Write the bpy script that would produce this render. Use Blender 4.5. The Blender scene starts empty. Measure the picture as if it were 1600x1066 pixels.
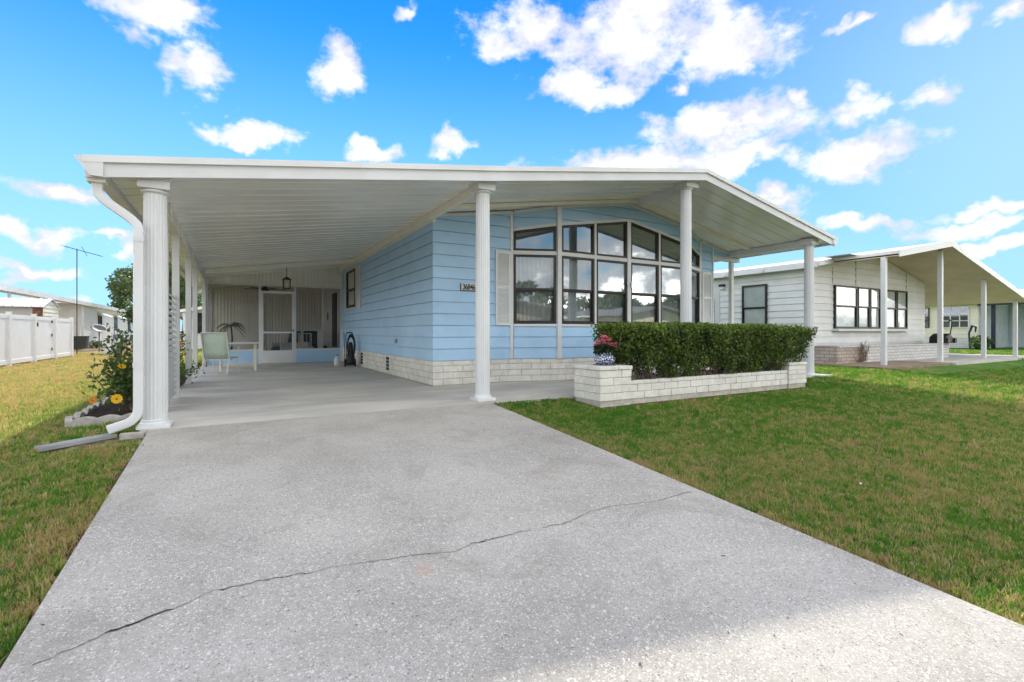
import bpy, bmesh, math, random
import numpy as np
from mathutils import Vector, Matrix

random.seed(7)
RNG = np.random.default_rng(11)
R = math.radians
scene = bpy.context.scene
COL = scene.collection

# ------------------------------------------------------------------ camera
CAM_H = 0.97
YAW = R(30.0)
cam_data = bpy.data.cameras.new('camera')
cam_data.sensor_width = 36.0
cam_data.lens = 36.0 * 755.0 / 1600.0
cam_data.shift_y = -14.0 / 1600.0
cam_data.clip_start = 0.05
cam_data.clip_end = 3000.0
cam = bpy.data.objects.new('camera', cam_data)
COL.objects.link(cam)
cam.location = (0, 0, CAM_H)
cam.rotation_euler = (R(90), 0, -YAW)
scene.camera = cam

# ------------------------------------------------------------------ light and exposure
SUN_DIR = Vector((0.22, 1.31, 1.0)).normalized()      # towards the sun: behind the house
SUN_EL = math.asin(SUN_DIR.z)
SUN_AZ = math.atan2(SUN_DIR.x, SUN_DIR.y)              # from +Y towards +X
SKY_STRENGTH = 0.15
SUN_STRENGTH = 3.2
EXPOSURE = 0.82
scene.view_settings.view_transform = 'Standard'
scene.view_settings.look = 'None'
scene.view_settings.exposure = EXPOSURE
scene.view_settings.gamma = 1.0
scene.view_settings.use_curve_mapping = False

sun_data = bpy.data.lights.new('sun', 'SUN')
sun_data.energy = SUN_STRENGTH
sun_data.angle = R(0.9)
sun_data.color = (1.0, 0.93, 0.80)
sun = bpy.data.objects.new('sun', sun_data)
COL.objects.link(sun)
sun.location = (10, 40, 40)
sun.rotation_euler = SUN_DIR.to_track_quat('Z', 'Y').to_euler()

scene.cycles.max_bounces = 7
scene.cycles.transparent_max_bounces = 10
scene.cycles.diffuse_bounces = 6
scene.cycles.glossy_bounces = 3
scene.cycles.use_denoising = True
scene.cycles.use_adaptive_sampling = True
scene.cycles.adaptive_threshold = 0.02
scene.cycles.sample_clamp_indirect = 8.0
scene.cycles.caustics_reflective = False
scene.cycles.caustics_refractive = False

# ------------------------------------------------------------------ world: Nishita sky with broken cumulus
world = bpy.data.worlds.new('World')
scene.world = world
world.use_nodes = True
wt = world.node_tree
wt.nodes.clear()

class NT:
    """small helper to write node trees"""
    def __init__(self, tree): self.t = tree
    def n(self, typ, **kw):
        nd = self.t.nodes.new(typ)
        for k, v in kw.items(): setattr(nd, k, v)
        return nd
    def put(self, sock, v):
        if v is None: return
        if isinstance(v, (int, float)): sock.default_value = v
        elif isinstance(v, (tuple, list)):
            v = tuple(v)
            if len(sock.default_value) == 4 and len(v) == 3: v = v + (1,)
            sock.default_value = v
        else: self.t.links.new(v, sock)
    def math(self, op, a, b=None, c=None, clamp=False):
        nd = self.n('ShaderNodeMath', operation=op, use_clamp=clamp)
        for i, v in enumerate((a, b, c)):
            if v is not None: self.put(nd.inputs[i], v)
        return nd.outputs[0]
    def vec(self, op, a, b=None, s=None):
        nd = self.n('ShaderNodeVectorMath', operation=op)
        self.put(nd.inputs[0], a)
        if b is not None: self.put(nd.inputs[1], b)
        if s is not None: self.put(nd.inputs['Scale'], s)
        return nd.outputs['Value'] if op in ('LENGTH', 'DOT_PRODUCT', 'DISTANCE') else nd.outputs[0]
    def xyz(self, x, y, z=0.0):
        nd = self.n('ShaderNodeCombineXYZ')
        for i, v in enumerate((x, y, z)): self.put(nd.inputs[i], v)
        return nd.outputs[0]
    def sep(self, v):
        nd = self.n('ShaderNodeSeparateXYZ'); self.put(nd.inputs[0], v)
        return nd.outputs
    def noise(self, vec, scale, detail=4.0, rough=0.55, dist=0.0, out='Fac', dims='3D'):
        nd = self.n('ShaderNodeTexNoise', noise_dimensions=dims)
        if vec is not None: self.put(nd.inputs['Vector'], vec)
        self.put(nd.inputs['Scale'], scale); self.put(nd.inputs['Detail'], detail)
        self.put(nd.inputs['Roughness'], rough); self.put(nd.inputs['Distortion'], dist)
        return nd.outputs[out]
    def voro(self, vec, scale, feature='F1', out='Distance', rnd=1.0):
        nd = self.n('ShaderNodeTexVoronoi', feature=feature)
        if vec is not None: self.put(nd.inputs['Vector'], vec)
        self.put(nd.inputs['Scale'], scale); self.put(nd.inputs['Randomness'], rnd)
        return nd.outputs[out]
    def ramp(self, fac, stops, interp='LINEAR'):
        nd = self.n('ShaderNodeValToRGB')
        nd.color_ramp.interpolation = interp
        el = nd.color_ramp.elements
        while len(el) < len(stops): el.new(0.5)
        for e, (p, c) in zip(el, stops):
            e.position = p
            e.color = (c, c, c, 1) if isinstance(c, (int, float)) else tuple(c) + (1,)
        self.put(nd.inputs[0], fac)
        return nd.outputs[0]
    def mix(self, fac, a, b, blend='MIX'):
        nd = self.n('ShaderNodeMix', data_type='RGBA', blend_type=blend)
        self.put(nd.inputs[0], fac); self.put(nd.inputs[6], a); self.put(nd.inputs[7], b)
        return nd.outputs[2]
    def smooth(self, v, lo, hi):
        nd = self.n('ShaderNodeMapRange', interpolation_type='SMOOTHSTEP')
        self.put(nd.inputs[0], v); nd.inputs[1].default_value = lo; nd.inputs[2].default_value = hi
        return nd.outputs[0]

w = NT(wt)
sky = w.n('ShaderNodeTexSky', sky_type='NISHITA')
sky.sun_disc = False
sky.sun_elevation = SUN_EL
sky.sun_rotation = SUN_AZ
sky.altitude = 0
sky.air_density = 1.0
sky.dust_density = 0.0
sky.ozone_density = 3.0
hsv = w.n('ShaderNodeHueSaturation')
hsv.inputs['Saturation'].default_value = 1.25
w.put(hsv.inputs['Color'], sky.outputs[0])
blue = w.mix(1.0, hsv.outputs[0], (0.160, 0.590, 1.10), 'MULTIPLY')

tc = w.n('ShaderNodeTexCoord')
dirv = tc.outputs['Generated']
sx, sy, sz = w.sep(dirv)
az = w.math('MULTIPLY', w.math('ARCTAN2', sx, sy), 180 / math.pi)
el = w.math('MULTIPLY', w.math('ARCSINE', sz), 180 / math.pi)
pos = w.xyz(az, el)
wob = w.noise(dirv, 9.0, 4.0, 0.6, out='Color')
pos_w = w.vec('ADD', pos, w.vec('SCALE', w.vec('SUBTRACT', wob, (0.5, 0.5, 0.5)), s=7.5))

# cumulus of the view: azimuth, elevation, half width, half height (degrees)
CLOUDS = [(250, 20, 95, 28), (312, 105, 62, 32), (535, 105, 42, 38), (385, 210, 85, 15), (583, 233, 38, 15),
          (708, 237, 34, 18), (830, 45, 80, 48), (985, 48, 190, 58), (1130, 62, 100, 45), (930, 135, 88, 26),
          (1000, 258, 190, 24), (1130, 250, 100, 20), (1130, 203, 135, 38), (1235, 150, 26, 15), (1352, 155, 40, 25),
          (1480, 145, 56, 28), (1345, 242, 88, 36), (1470, 25, 52, 20), (1575, 20, 44, 20), (1215, 318, 56, 22),
          (1520, 358, 130, 20), (1345, 358, 85, 14), (1545, 324, 95, 12), (80, 306, 105, 22), (55, 376, 110, 15),
          (40, 425, 130, 14), (200, 386, 50, 8), (1075, 125, 20, 14), (640, 5, 26, 12), (1340, 25, 40, 10),
          (30, 480, 160, 14), (1500, 400, 160, 14)]
val = None
for (u, v, hw, hh) in CLOUDS:
    xc = (u - 800) / 755.0; zc = (519 - v) / 755.0
    a = 30 + math.degrees(math.atan(xc)); e = math.degrees(math.atan(zc / math.sqrt(1 + xc * xc)))
    k = math.degrees(1 / 755.0) / (1 + xc * xc)
    ka = k; ke = math.degrees(1 / 755.0) / math.sqrt(1 + xc * xc)
    nd = w.n('ShaderNodeVectorMath', operation='MULTIPLY_ADD')
    w.put(nd.inputs[0], pos_w); nd.inputs[1].default_value = (1 / (hw * ka), 1 / (hh * ke), 0); nd.inputs[2].default_value = (-a / (hw * ka), -e / (hh * ke), 0)
    f = w.vec('LENGTH', nd.outputs[0])
    val = f if val is None else w.math('MINIMUM', val, f)
val = w.math('SUBTRACT', 1.0, val)
# denser, brighter cloud out of view, boosted to light the shaded fronts
flat = w.vec('MULTIPLY', dirv, (1, 1, 2.2))
elsew = w.math('MULTIPLY', w.math('SUBTRACT', w.noise(flat, 3.0, 3.0, 0.5), 0.45), 9.0)
view_az = w.math('ABSOLUTE', w.math('SUBTRACT', az, 30.0))
outside = w.math('MAXIMUM', w.smooth(view_az, 50.0, 62.0), w.smooth(el, 38.0, 48.0))
elsew = w.math('ADD', elsew, w.math('MULTIPLY', w.smooth(el, 32.0, 4.0), 0.50))
elsew = w.math('ADD', w.math('MULTIPLY', elsew, outside), w.math('MULTIPLY', w.math('SUBTRACT', outside, 1.0), 2.0))
val = w.math('MAXIMUM', val, elsew)
puff = w.noise(w.vec('MULTIPLY', dirv, (1, 1, 1.5)), 16.0, 6.0, 0.62)
fine = w.math('ADD', val, w.math('MULTIPLY', w.math('SUBTRACT', puff, 0.5), 2.6))
dens = w.smooth(fine, -0.22, 0.58)
heart = w.smooth(fine, 0.92, 1.70)
dens = w.math('MULTIPLY', dens, w.smooth(el, -1.0, 2.0))
shade = w.noise(w.vec('ADD', w.vec('MULTIPLY', dirv, (1, 1, 1.6)), (0.0, 0.0, 0.035)), 11.0, 4.0, 0.55)
pale = w.mix(w.math('MAXIMUM', w.smooth(shade, 0.40, 0.60), w.smooth(fine, 0.45, 0.85)), (3.2, 3.25, 3.55), (4.3, 4.27, 4.22))
cloud_col = w.mix(heart, pale, (26.5, 25.2, 22.8))
haze_low = w.math('MAXIMUM', w.smooth(el, 34.0, 0.0), w.math('MULTIPLY', w.smooth(w.math('ABSOLUTE', w.math('SUBTRACT', az, math.degrees(SUN_AZ))), 20.0, 75.0), w.smooth(el, 60.0, 12.0)))
blue = w.mix(w.math('MULTIPLY', haze_low, 0.9), blue, (1.95, 3.25, 4.12))
full = w.mix(w.math('MULTIPLY', dens, 0.93), blue, cloud_col)
bg = w.n('ShaderNodeBackground')
w.put(bg.inputs['Color'], full)
bg.inputs['Strength'].default_value = SKY_STRENGTH
wo = w.n('ShaderNodeOutputWorld')
wt.links.new(bg.outputs[0], wo.inputs[0])
world.cycles.sampling_method = 'MANUAL'
world.cycles.sample_map_resolution = 1024

# ------------------------------------------------------------------ helpers: objects
def link(o):
    COL.objects.link(o); return o

def tag(o, label=None, cat=None, group=None, kind=None):
    if label: o['label'] = label
    if cat: o['category'] = cat
    if group: o['group'] = group
    if kind: o['kind'] = kind
    return o

def thing(name, label, cat, loc=(0, 0, 0), rz=0.0, group=None, world_space=True):
    """an Empty at the thing's base; parts of a world_space thing are given in world coordinates"""
    o = bpy.data.objects.new(name, None)
    o.empty_display_size = 0.2
    o.location = loc; o.rotation_euler = (0, 0, rz)
    link(o); tag(o, label, cat, group)
    if world_space:
        INV[o.name] = (Matrix.Translation(Vector(loc)) @ Matrix.Rotation(rz, 4, 'Z')).inverted()
    return o
INV = {}

def attach(o, parent):
    if parent is not None:
        o.parent = parent
        if parent.name in INV: o.matrix_parent_inverse = INV[parent.name]
    return o

def copy_tree(o, parent=None):
    c = o.copy(); COL.objects.link(c)
    if parent is not None: c.parent = parent
    for ch in o.children: copy_tree(ch, c)
    return c

class G:
    """collects faces; build() links them as ONE mesh object"""
    def __init__(self): self.v = []; self.f = []
    def add(self, vs, fs):
        b = len(self.v)
        self.v.extend([tuple(p) for p in vs]); self.f.extend([tuple(i + b for i in f) for f in fs])
        return self
    def box(self, x0, x1, y0, y1, z0, z1):
        if x0 > x1: x0, x1 = x1, x0
        if y0 > y1: y0, y1 = y1, y0
        if z0 > z1: z0, z1 = z1, z0
        return self.add([(x0, y0, z0), (x1, y0, z0), (x1, y1, z0), (x0, y1, z0), (x0, y0, z1), (x1, y0, z1), (x1, y1, z1), (x0, y1, z1)],
                        [(0, 3, 2, 1), (4, 5, 6, 7), (0, 1, 5, 4), (1, 2, 6, 5), (2, 3, 7, 6), (3, 0, 4, 7)])
    def cbox(self, c, s): return self.box(c[0]-s[0]/2, c[0]+s[0]/2, c[1]-s[1]/2, c[1]+s[1]/2, c[2]-s[2]/2, c[2]+s[2]/2)
    def prism(self, poly, ext):
        n = len(poly); e = Vector(ext)
        a = [Vector(p) for p in poly]; b = [p + e for p in a]
        fs = [tuple(range(n - 1, -1, -1)), tuple(range(n, 2 * n))]
        fs += [(i, (i + 1) % n, n + (i + 1) % n, n + i) for i in range(n)]
        nrm = Vector((0, 0, 0))
        for i in range(n): nrm += a[i].cross(a[(i + 1) % n])
        if nrm.dot(e) < 0: fs = [tuple(reversed(f)) for f in fs]
        return self.add(a + b, fs)
    def bar(self, p, q, wd, ht, up=(0, 0, 1)):
        p = Vector(p); q = Vector(q); d = (q - p).normalized(); up = Vector(up)
        if abs(d.dot(up)) > 0.98: up = Vector((1, 0, 0))
        s = d.cross(up).normalized(); t = s.cross(d).normalized()
        poly = [p + s*wd/2 + t*ht/2, p - s*wd/2 + t*ht/2, p - s*wd/2 - t*ht/2, p + s*wd/2 - t*ht/2]
        return self.prism(poly, q - p)
    def tube(self, path, r, n=8, cap=True):
        path = [Vector(p) for p in path]; m = len(path)
        rs = r if isinstance(r, (list, tuple)) else [r] * m
        vs = []; fs = []; prev = None
        for i, p in enumerate(path):
            d = (path[min(i+1, m-1)] - path[max(i-1, 0)]).normalized()
            if prev is None:
                s = d.cross(Vector((0, 0, 1)))
                if s.length < 1e-3: s = d.cross(Vector((1, 0, 0)))
                s.normalize()
            else:
                s = prev - d * prev.dot(d)
                s = s.normalized() if s.length > 1e-6 else d.orthogonal().normalized()
            prev = s; t = d.cross(s)
            for k in range(n):
                a = 2 * math.pi * k / n
                vs.append(p + s * rs[i] * math.cos(a) + t * rs[i] * math.sin(a))
        for i in range(m - 1):
            for k in range(n):
                fs.append((i*n+k, i*n+(k+1) % n, (i+1)*n+(k+1) % n, (i+1)*n+k))
        if cap: fs.append(tuple(range(n-1, -1, -1))); fs.append(tuple((m-1)*n+k for k in range(n)))
        return self.add(vs, fs)
    def lathe(self, prof, c=(0, 0, 0), n=24, mod=None):
        vs = []; fs = []; m = len(prof)
        for r, z in prof:
            for k in range(n):
                a = 2*math.pi*k/n; rr = r*(mod(k) if mod else 1)
                vs.append((c[0]+rr*math.cos(a), c[1]+rr*math.sin(a), c[2]+z))
        for i in range(m-1):
            for k in range(n): fs.append((i*n+k, i*n+(k+1) % n, (i+1)*n+(k+1) % n, (i+1)*n+k))
        fs.append(tuple(range(n-1, -1, -1))); fs.append(tuple((m-1)*n+k for k in range(n)))
        return self.add(vs, fs)
    def ball(self, c, r, n=10, m=6):
        rx, ry, rz = r if isinstance(r, (tuple, list)) else (r, r, r)
        vs = []; fs = []
        for i in range(m+1):
            t = math.pi*i/m; t = min(max(t, 0.02), math.pi-0.02)
            for k in range(n):
                a = 2*math.pi*k/n
                vs.append((c[0]+rx*math.sin(t)*math.cos(a), c[1]+ry*math.sin(t)*math.sin(a), c[2]-rz*math.cos(t)))
        for i in range(m):
            for k in range(n): fs.append((i*n+k, i*n+(k+1) % n, (i+1)*n+(k+1) % n, (i+1)*n+k))
        return self.add(vs, fs)
    def build(self, name, mat, parent=None, smooth=False, bevel=0.0):
        me = bpy.data.meshes.new(name)
        me.from_pydata(self.v, [], self.f)
        me.materials.append(mat)
        if smooth: me.polygons.foreach_set('use_smooth', [True] * len(me.polygons))
        me.update()
        o = bpy.data.objects.new(name, me)
        link(o); attach(o, parent)
        if bevel > 0:
            md = o.modifiers.new('bevel', 'BEVEL'); md.width = bevel; md.segments = 2; md.limit_method = 'ANGLE'
            md.harden_normals = False
        if smooth and bevel == 0: shade_by_angle(me)
        return o

def shade_by_angle(me, ang=40):
    bm = bmesh.new(); bm.from_mesh(me)
    lim = R(ang)
    for e in bm.edges:
        if len(e.link_faces) == 2 and e.calc_face_angle(0) > lim: e.smooth = False
    bm.to_mesh(me); bm.free()

def soup(name, mat, verts, nper, parent=None, colors=None):
    """many separate n-gons (leaves) from an (N*nper,3) array"""
    verts = np.asarray(verts, dtype=np.float32)
    nv = len(verts); nf = nv // nper
    me = bpy.data.meshes.new(name)
    me.vertices.add(nv); me.vertices.foreach_set('co', verts.ravel())
    me.loops.add(nv); me.loops.foreach_set('vertex_index', np.arange(nv, dtype=np.int32))
    me.polygons.add(nf)
    me.polygons.foreach_set('loop_start', np.arange(0, nv, nper, dtype=np.int32))
    me.polygons.foreach_set('loop_total', np.full(nf, nper, dtype=np.int32))
    me.materials.append(mat)
    if colors is not None:
        at = me.attributes.new('tone', 'FLOAT', 'POINT')
        at.data.foreach_set('value', np.repeat(np.asarray(colors, dtype=np.float32), nper))
    me.update(); me.validate()
    o = bpy.data.objects.new(name, me)
    link(o); attach(o, parent)
    return o

def leaf_quads(centers, length, width, up_bias=0.3, flat=0.0):
    """4-corner leaves (a folded diamond-like quad) at the centres, random directions"""
    n = len(centers)
    d = RNG.normal(size=(n, 3)); d[:, 2] += up_bias
    d /= np.linalg.norm(d, axis=1)[:, None]
    t = RNG.normal(size=(n, 3)); t[:, 2] *= (1 - flat)
    s = np.cross(d, t); s /= np.linalg.norm(s, axis=1)[:, None] + 1e-9
    L = (length * RNG.uniform(0.7, 1.25, n))[:, None]; W = (width * RNG.uniform(0.7, 1.25, n))[:, None]
    c = np.asarray(centers)
    q = np.stack([c - d*L*0.5, c + s*W*0.5 - d*L*0.05, c + d*L*0.5, c - s*W*0.5 - d*L*0.05], axis=1)
    return q.reshape(-1, 3)

# ------------------------------------------------------------------ helpers: materials
def principled(name):
    m = bpy.data.materials.new(name); m.use_nodes = True
    nt = NT(m.node_tree)
    return m, nt, m.node_tree.nodes['Principled BSDF']

def M(name, col, rough=0.6, var=0.06, scale=2.5, bump=0.0, bscale=60.0, spec=0.4, metal=0.0, dirt=0.0, dirt_col=(0.25, 0.22, 0.17), rvar=0.08, per_obj=0.0):
    m, t, b = principled(name)
    tcn = t.n('ShaderNodeTexCoord'); P = t.n('ShaderNodeNewGeometry').outputs['Position']
    n1 = t.noise(P, scale, 6.0, 0.6)
    lo = tuple(max(0, c*(1-var*2)) for c in col); hi = tuple(min(1, c*(1+var)) for c in col)
    c = t.mix(t.smooth(n1, 0.3, 0.7), lo, hi)
    if per_obj > 0:
        oi = t.n('ShaderNodeObjectInfo')
        k = t.math('ADD', 1.0 - per_obj, t.math('MULTIPLY', oi.outputs['Random'], per_obj*2))
        c = t.vec('SCALE', c, s=k)
    if dirt > 0:
        n2 = t.noise(P, scale*4.3, 8.0, 0.7)
        n3 = t.noise(P, scale*0.45, 3.0, 0.5)
        f = t.math('MULTIPLY', t.smooth(n2, 0.50, 0.72), t.smooth(n3, 0.40, 0.65))
        c = t.mix(t.math('MULTIPLY', f, dirt), c, dirt_col)
    t.put(b.inputs['Base Color'], c)
    t.put(b.inputs['Roughness'], t.math('ADD', rough - rvar/2, t.math('MULTIPLY', n1, rvar)))
    b.inputs['Specular IOR Level'].default_value = spec
    b.inputs['Metallic'].default_value = metal
    if bump > 0:
        bn = t.n('ShaderNodeBump'); bn.inputs['Strength'].default_value = bump; bn.inputs['Distance'].default_value = 0.01
        t.put(bn.inputs['Height'], t.noise(P, bscale, 5.0, 0.6))
        t.put(b.inputs['Normal'], bn.outputs[0])
    return m

def leaf_mat(name, dark, light, trans=0.35, gloss=0.35):
    m, t, b = principled(name)
    at = t.n('ShaderNodeAttribute'); at.attribute_name = 'tone'
    P = t.n('ShaderNodeNewGeometry').outputs['Position']
    f = t.math('ADD', t.math('MULTIPLY', at.outputs['Fac'], 0.7), t.math('MULTIPLY', t.noise(P, 5.0, 3.0), 0.4), clamp=True)
    c = t.mix(f, dark, light)
    t.put(b.inputs['Base Color'], c)
    b.inputs['Roughness'].default_value = gloss + 0.15
    b.inputs['Specular IOR Level'].default_value = 0.4
    tr = t.n('ShaderNodeBsdfTranslucent'); t.put(tr.inputs['Color'], t.mix(0.5, c, light))
    mx = t.n('ShaderNodeMixShader'); mx.inputs[0].default_value = trans
    m.node_tree.links.new(b.outputs[0], mx.inputs[1]); m.node_tree.links.new(tr.outputs[0], mx.inputs[2])
    m.node_tree.links.new(mx.outputs[0], m.node_tree.nodes['Material Output'].inputs[0])
    return m
# ------------------------------------------------------------------ materials shared by the setting
def grass_color(t, P, rnd=None):
    big = t.noise(P, 0.55, 4.0, 0.6, dist=0.4)
    mid = t.noise(P, 2.6, 5.0, 0.65)
    small = t.noise(P, 17.0, 4.0, 0.7)
    f = t.math('ADD', t.math('MULTIPLY', big, 0.62), t.math('ADD', t.math('MULTIPLY', mid, 0.55), t.math('MULTIPLY', small, 0.30)))
    # drier side lawn (x < -2), its yellow raised to put a sunlit look into the colour, green in front of the planter
    px, py, pz = t.sep(P)
    side = t.math('MULTIPLY', t.smooth(px, -1.2, -3.2), 0.30)
    green = t.math('MULTIPLY', t.smooth(py, 2.2, 5.2), t.math('MULTIPLY', t.smooth(px, 1.0, 3.0), -0.17))
    street = t.math('MULTIPLY', t.smooth(py, 3.5, 1.0), 0.05)
    f = t.math('ADD', t.math('ADD', f, side), t.math('ADD', green, street))
    # dead fringe along the driveway edges, brown patches in the open lawn
    edge = t.math('MINIMUM', t.math('ABSOLUTE', t.math('SUBTRACT', px, 3.10)), t.math('ABSOLUTE', t.math('ADD', px, 0.78)))
    edge = t.math('MULTIPLY', t.smooth(edge, 0.20, 0.02), t.math('MULTIPLY', t.smooth(py, 5.6, 4.6), t.smooth(t.noise(P, 3.0, 3.0), 0.35, 0.6)))
    f = t.math('ADD', f, t.math('MULTIPLY', edge, 0.30))
    dry = t.math('MULTIPLY', t.smooth(t.noise(t.vec('ADD', P, (7.3, 2.1, 0)), 0.9, 5.0, 0.7, dist=0.8), 0.52, 0.66), 0.22)
    f = t.math('ADD', f, dry)
    if rnd is not None: f = t.math('ADD', f, t.math('MULTIPLY', t.math('SUBTRACT', rnd, 0.5), 0.72))
    return t.ramp(f, [(0.50, (0.070, 0.195, 0.028)), (0.68, (0.130, 0.250, 0.038)), (0.82, (0.265, 0.275, 0.088)),
                      (0.94, (0.430, 0.370, 0.210)), (1.0, (0.36, 0.275, 0.165))])

def make_ground_mat():
    m, t, b = principled('lawn_soil')
    P = t.n('ShaderNodeNewGeometry').outputs['Position']
    c = grass_color(t, P)
    soil = t.mix(t.noise(P, 30.0, 5.0), (0.055, 0.040, 0.022), (0.15, 0.115, 0.06))
    px, py, pz = t.sep(P)
    far = t.smooth(t.vec('LENGTH', P), 9.0, 22.0)
    f = t.math('MULTIPLY', t.smooth(t.noise(P, 9.0, 5.0, 0.7), 0.30, 0.62), t.math('SUBTRACT', 1.0, t.math('MULTIPLY', far, 0.75)))
    bare = t.math('MULTIPLY', t.smooth(t.math('ABSOLUTE', t.math('SUBTRACT', py, 5.10)), 0.22, 0.10), t.math('MULTIPLY', t.smooth(px, 4.1, 4.4), t.smooth(px, 9.9, 9.6)))
    rim = t.math('MINIMUM', t.math('ABSOLUTE', t.math('SUBTRACT', px, 3.10)), t.math('ABSOLUTE', t.math('ADD', px, 0.75)))
    bare = t.math('MAXIMUM', bare, t.math('MULTIPLY', t.smooth(t.math('ADD', rim, t.math('MULTIPLY', t.noise(P, 6.0, 3.0), 0.08)), 0.16, 0.06), t.smooth(py, 5.9, 5.7)))
    f = t.math('MAXIMUM', f, bare)
    t.put(b.inputs['Base Color'], t.mix(f, c, soil))
    b.inputs['Roughness'].default_value = 0.95; b.inputs['Specular IOR Level'].default_value = 0.1
    bn = t.n('ShaderNodeBump'); bn.inputs['Strength'].default_value = 0.6; bn.inputs['Distance'].default_value = 0.03
    t.put(bn.inputs['Height'], t.noise(P, 22.0, 6.0, 0.7)); t.put(b.inputs['Normal'], bn.outputs[0])
    return m

def make_grass_mat():
    m, t, b = principled('grass_blade')
    oi = t.n('ShaderNodeObjectInfo')
    c = grass_color(t, oi.outputs['Location'], oi.outputs['Random'])
    t.put(b.inputs['Base Color'], c)
    b.inputs['Roughness'].default_value = 0.6; b.inputs['Specular IOR Level'].default_value = 0.25
    tr = t.n('ShaderNodeBsdfTranslucent'); t.put(tr.inputs['Color'], t.mix(1.0, c, (1.65, 1.65, 0.85), 'MULTIPLY'))
    mx = t.n('ShaderNodeMixShader'); mx.inputs[0].default_value = 0.5
    m.node_tree.links.new(b.outputs[0], mx.inputs[1]); m.node_tree.links.new(tr.outputs[0], mx.inputs[2])
    m.node_tree.links.new(mx.outputs[0], m.node_tree.nodes['Material Output'].inputs[0])
    return m

def make_shell_concrete():
    """exposed shell concrete: pale flecks, dark pits, faint stains"""
    m, t, b = principled('shell_concrete')
    P = t.n('ShaderNodeNewGeometry').outputs['Position']
    px, py, pz = t.sep(P)
    base = t.mix(t.smooth(t.noise(P, 0.9, 5.0, 0.6), 0.3, 0.7), (0.355, 0.338, 0.305), (0.46, 0.438, 0.397))
    sand = t.noise(P, 190.0, 4.0, 0.7)
    base = t.mix(1.0, base, t.ramp(sand, [(0.25, 0.68), (0.55, 1.0), (0.8, 1.16)]), 'MULTIPLY')
    mott = t.noise(P, 42.0, 5.0, 0.75)
    base = t.mix(1.0, base, t.ramp(mott, [(0.28, 0.78), (0.5, 0.98), (0.75, 1.10)]), 'MULTIPLY')
    warp = t.vec('ADD', P, t.vec('SCALE', t.noise(P, 60.0, 2.0, out='Color'), s=0.014))
    def fleck(scale, size, keep, seed):
        pv = t.vec('ADD', warp, (seed, seed*1.7, seed*0.3))
        dist = t.voro(pv, scale); colr = t.voro(pv, scale, out='Color')
        cr, cg, cb = t.sep(colr)
        lim = t.math('MULTIPLY', t.math('ADD', 0.35, cg), size)
        inside = t.smooth(t.math('SUBTRACT', dist, lim), 0.08, -0.05)
        return t.math('MULTIPLY', inside, t.math('GREATER_THAN', cr, keep))
    # more shell shows towards the street where the paste has worn
    wear = t.math('ADD', t.smooth(py, 6.0, 2.0), 0.45)
    wear = t.math('MINIMUM', t.math('MULTIPLY', wear, t.ramp(t.noise(P, 1.6, 4.0), [(0.3, 0.55), (0.65, 1.0)])), 1.0)
    f1 = t.math('MULTIPLY', fleck(88.0, 0.36, 0.50, 0.0), t.math('MULTIPLY', wear, 0.78))
    f2 = t.math('MULTIPLY', fleck(170.0, 0.40, 0.45, 3.1), t.math('MULTIPLY', wear, 0.6))
    f3 = t.math('MULTIPLY', fleck(46.0, 0.25, 0.80, 5.7), t.math('MULTIPLY', wear, 0.8))
    c = t.mix(f2, base, (0.55, 0.535, 0.50))
    c = t.mix(f1, c, (0.62, 0.60, 0.565))
    c = t.mix(f3, c, (0.64, 0.62, 0.58))
    pit = t.math('MULTIPLY', fleck(95.0, 0.32, 0.76, 9.3), 0.65)
    pit2 = t.math('MULTIPLY', fleck(17.0, 0.07, 0.72, 14.3), 0.9)
    pits = t.math('MAXIMUM', pit, pit2)
    c = t.mix(pits, c, (0.13, 0.125, 0.11))
    stain = t.math('MULTIPLY', t.smooth(t.noise(P, 1.3, 7.0, 0.72, dist=1.5), 0.48, 0.70), 0.42)
    c = t.mix(stain, c, (0.24, 0.22, 0.18))
    rust = t.math('MULTIPLY', t.smooth(t.vec('DISTANCE', P, (0.84, 2.35, -0.24)), 0.075, 0.02), t.smooth(t.noise(P, 40.0, 4.0), 0.4, 0.6))
    c = t.mix(t.math('MULTIPLY', rust, 0.5), c, (0.47, 0.27, 0.16))
    t.put(b.inputs['Base Color'], c)
    b.inputs['Roughness'].default_value = 0.88; b.inputs['Specular IOR Level'].default_value = 0.25
    h = t.math('ADD', t.math('MULTIPLY', sand, 0.5), t.math('SUBTRACT', t.math('MULTIPLY', f1, 0.3), t.math('MULTIPLY', pits, 1.2)))
    bn = t.n('ShaderNodeBump'); bn.inputs['Strength'].default_value = 0.5; bn.inputs['Distance'].default_value = 0.006
    t.put(bn.inputs['Height'], h); t.put(b.inputs['Normal'], bn.outputs[0])
    return m

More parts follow.
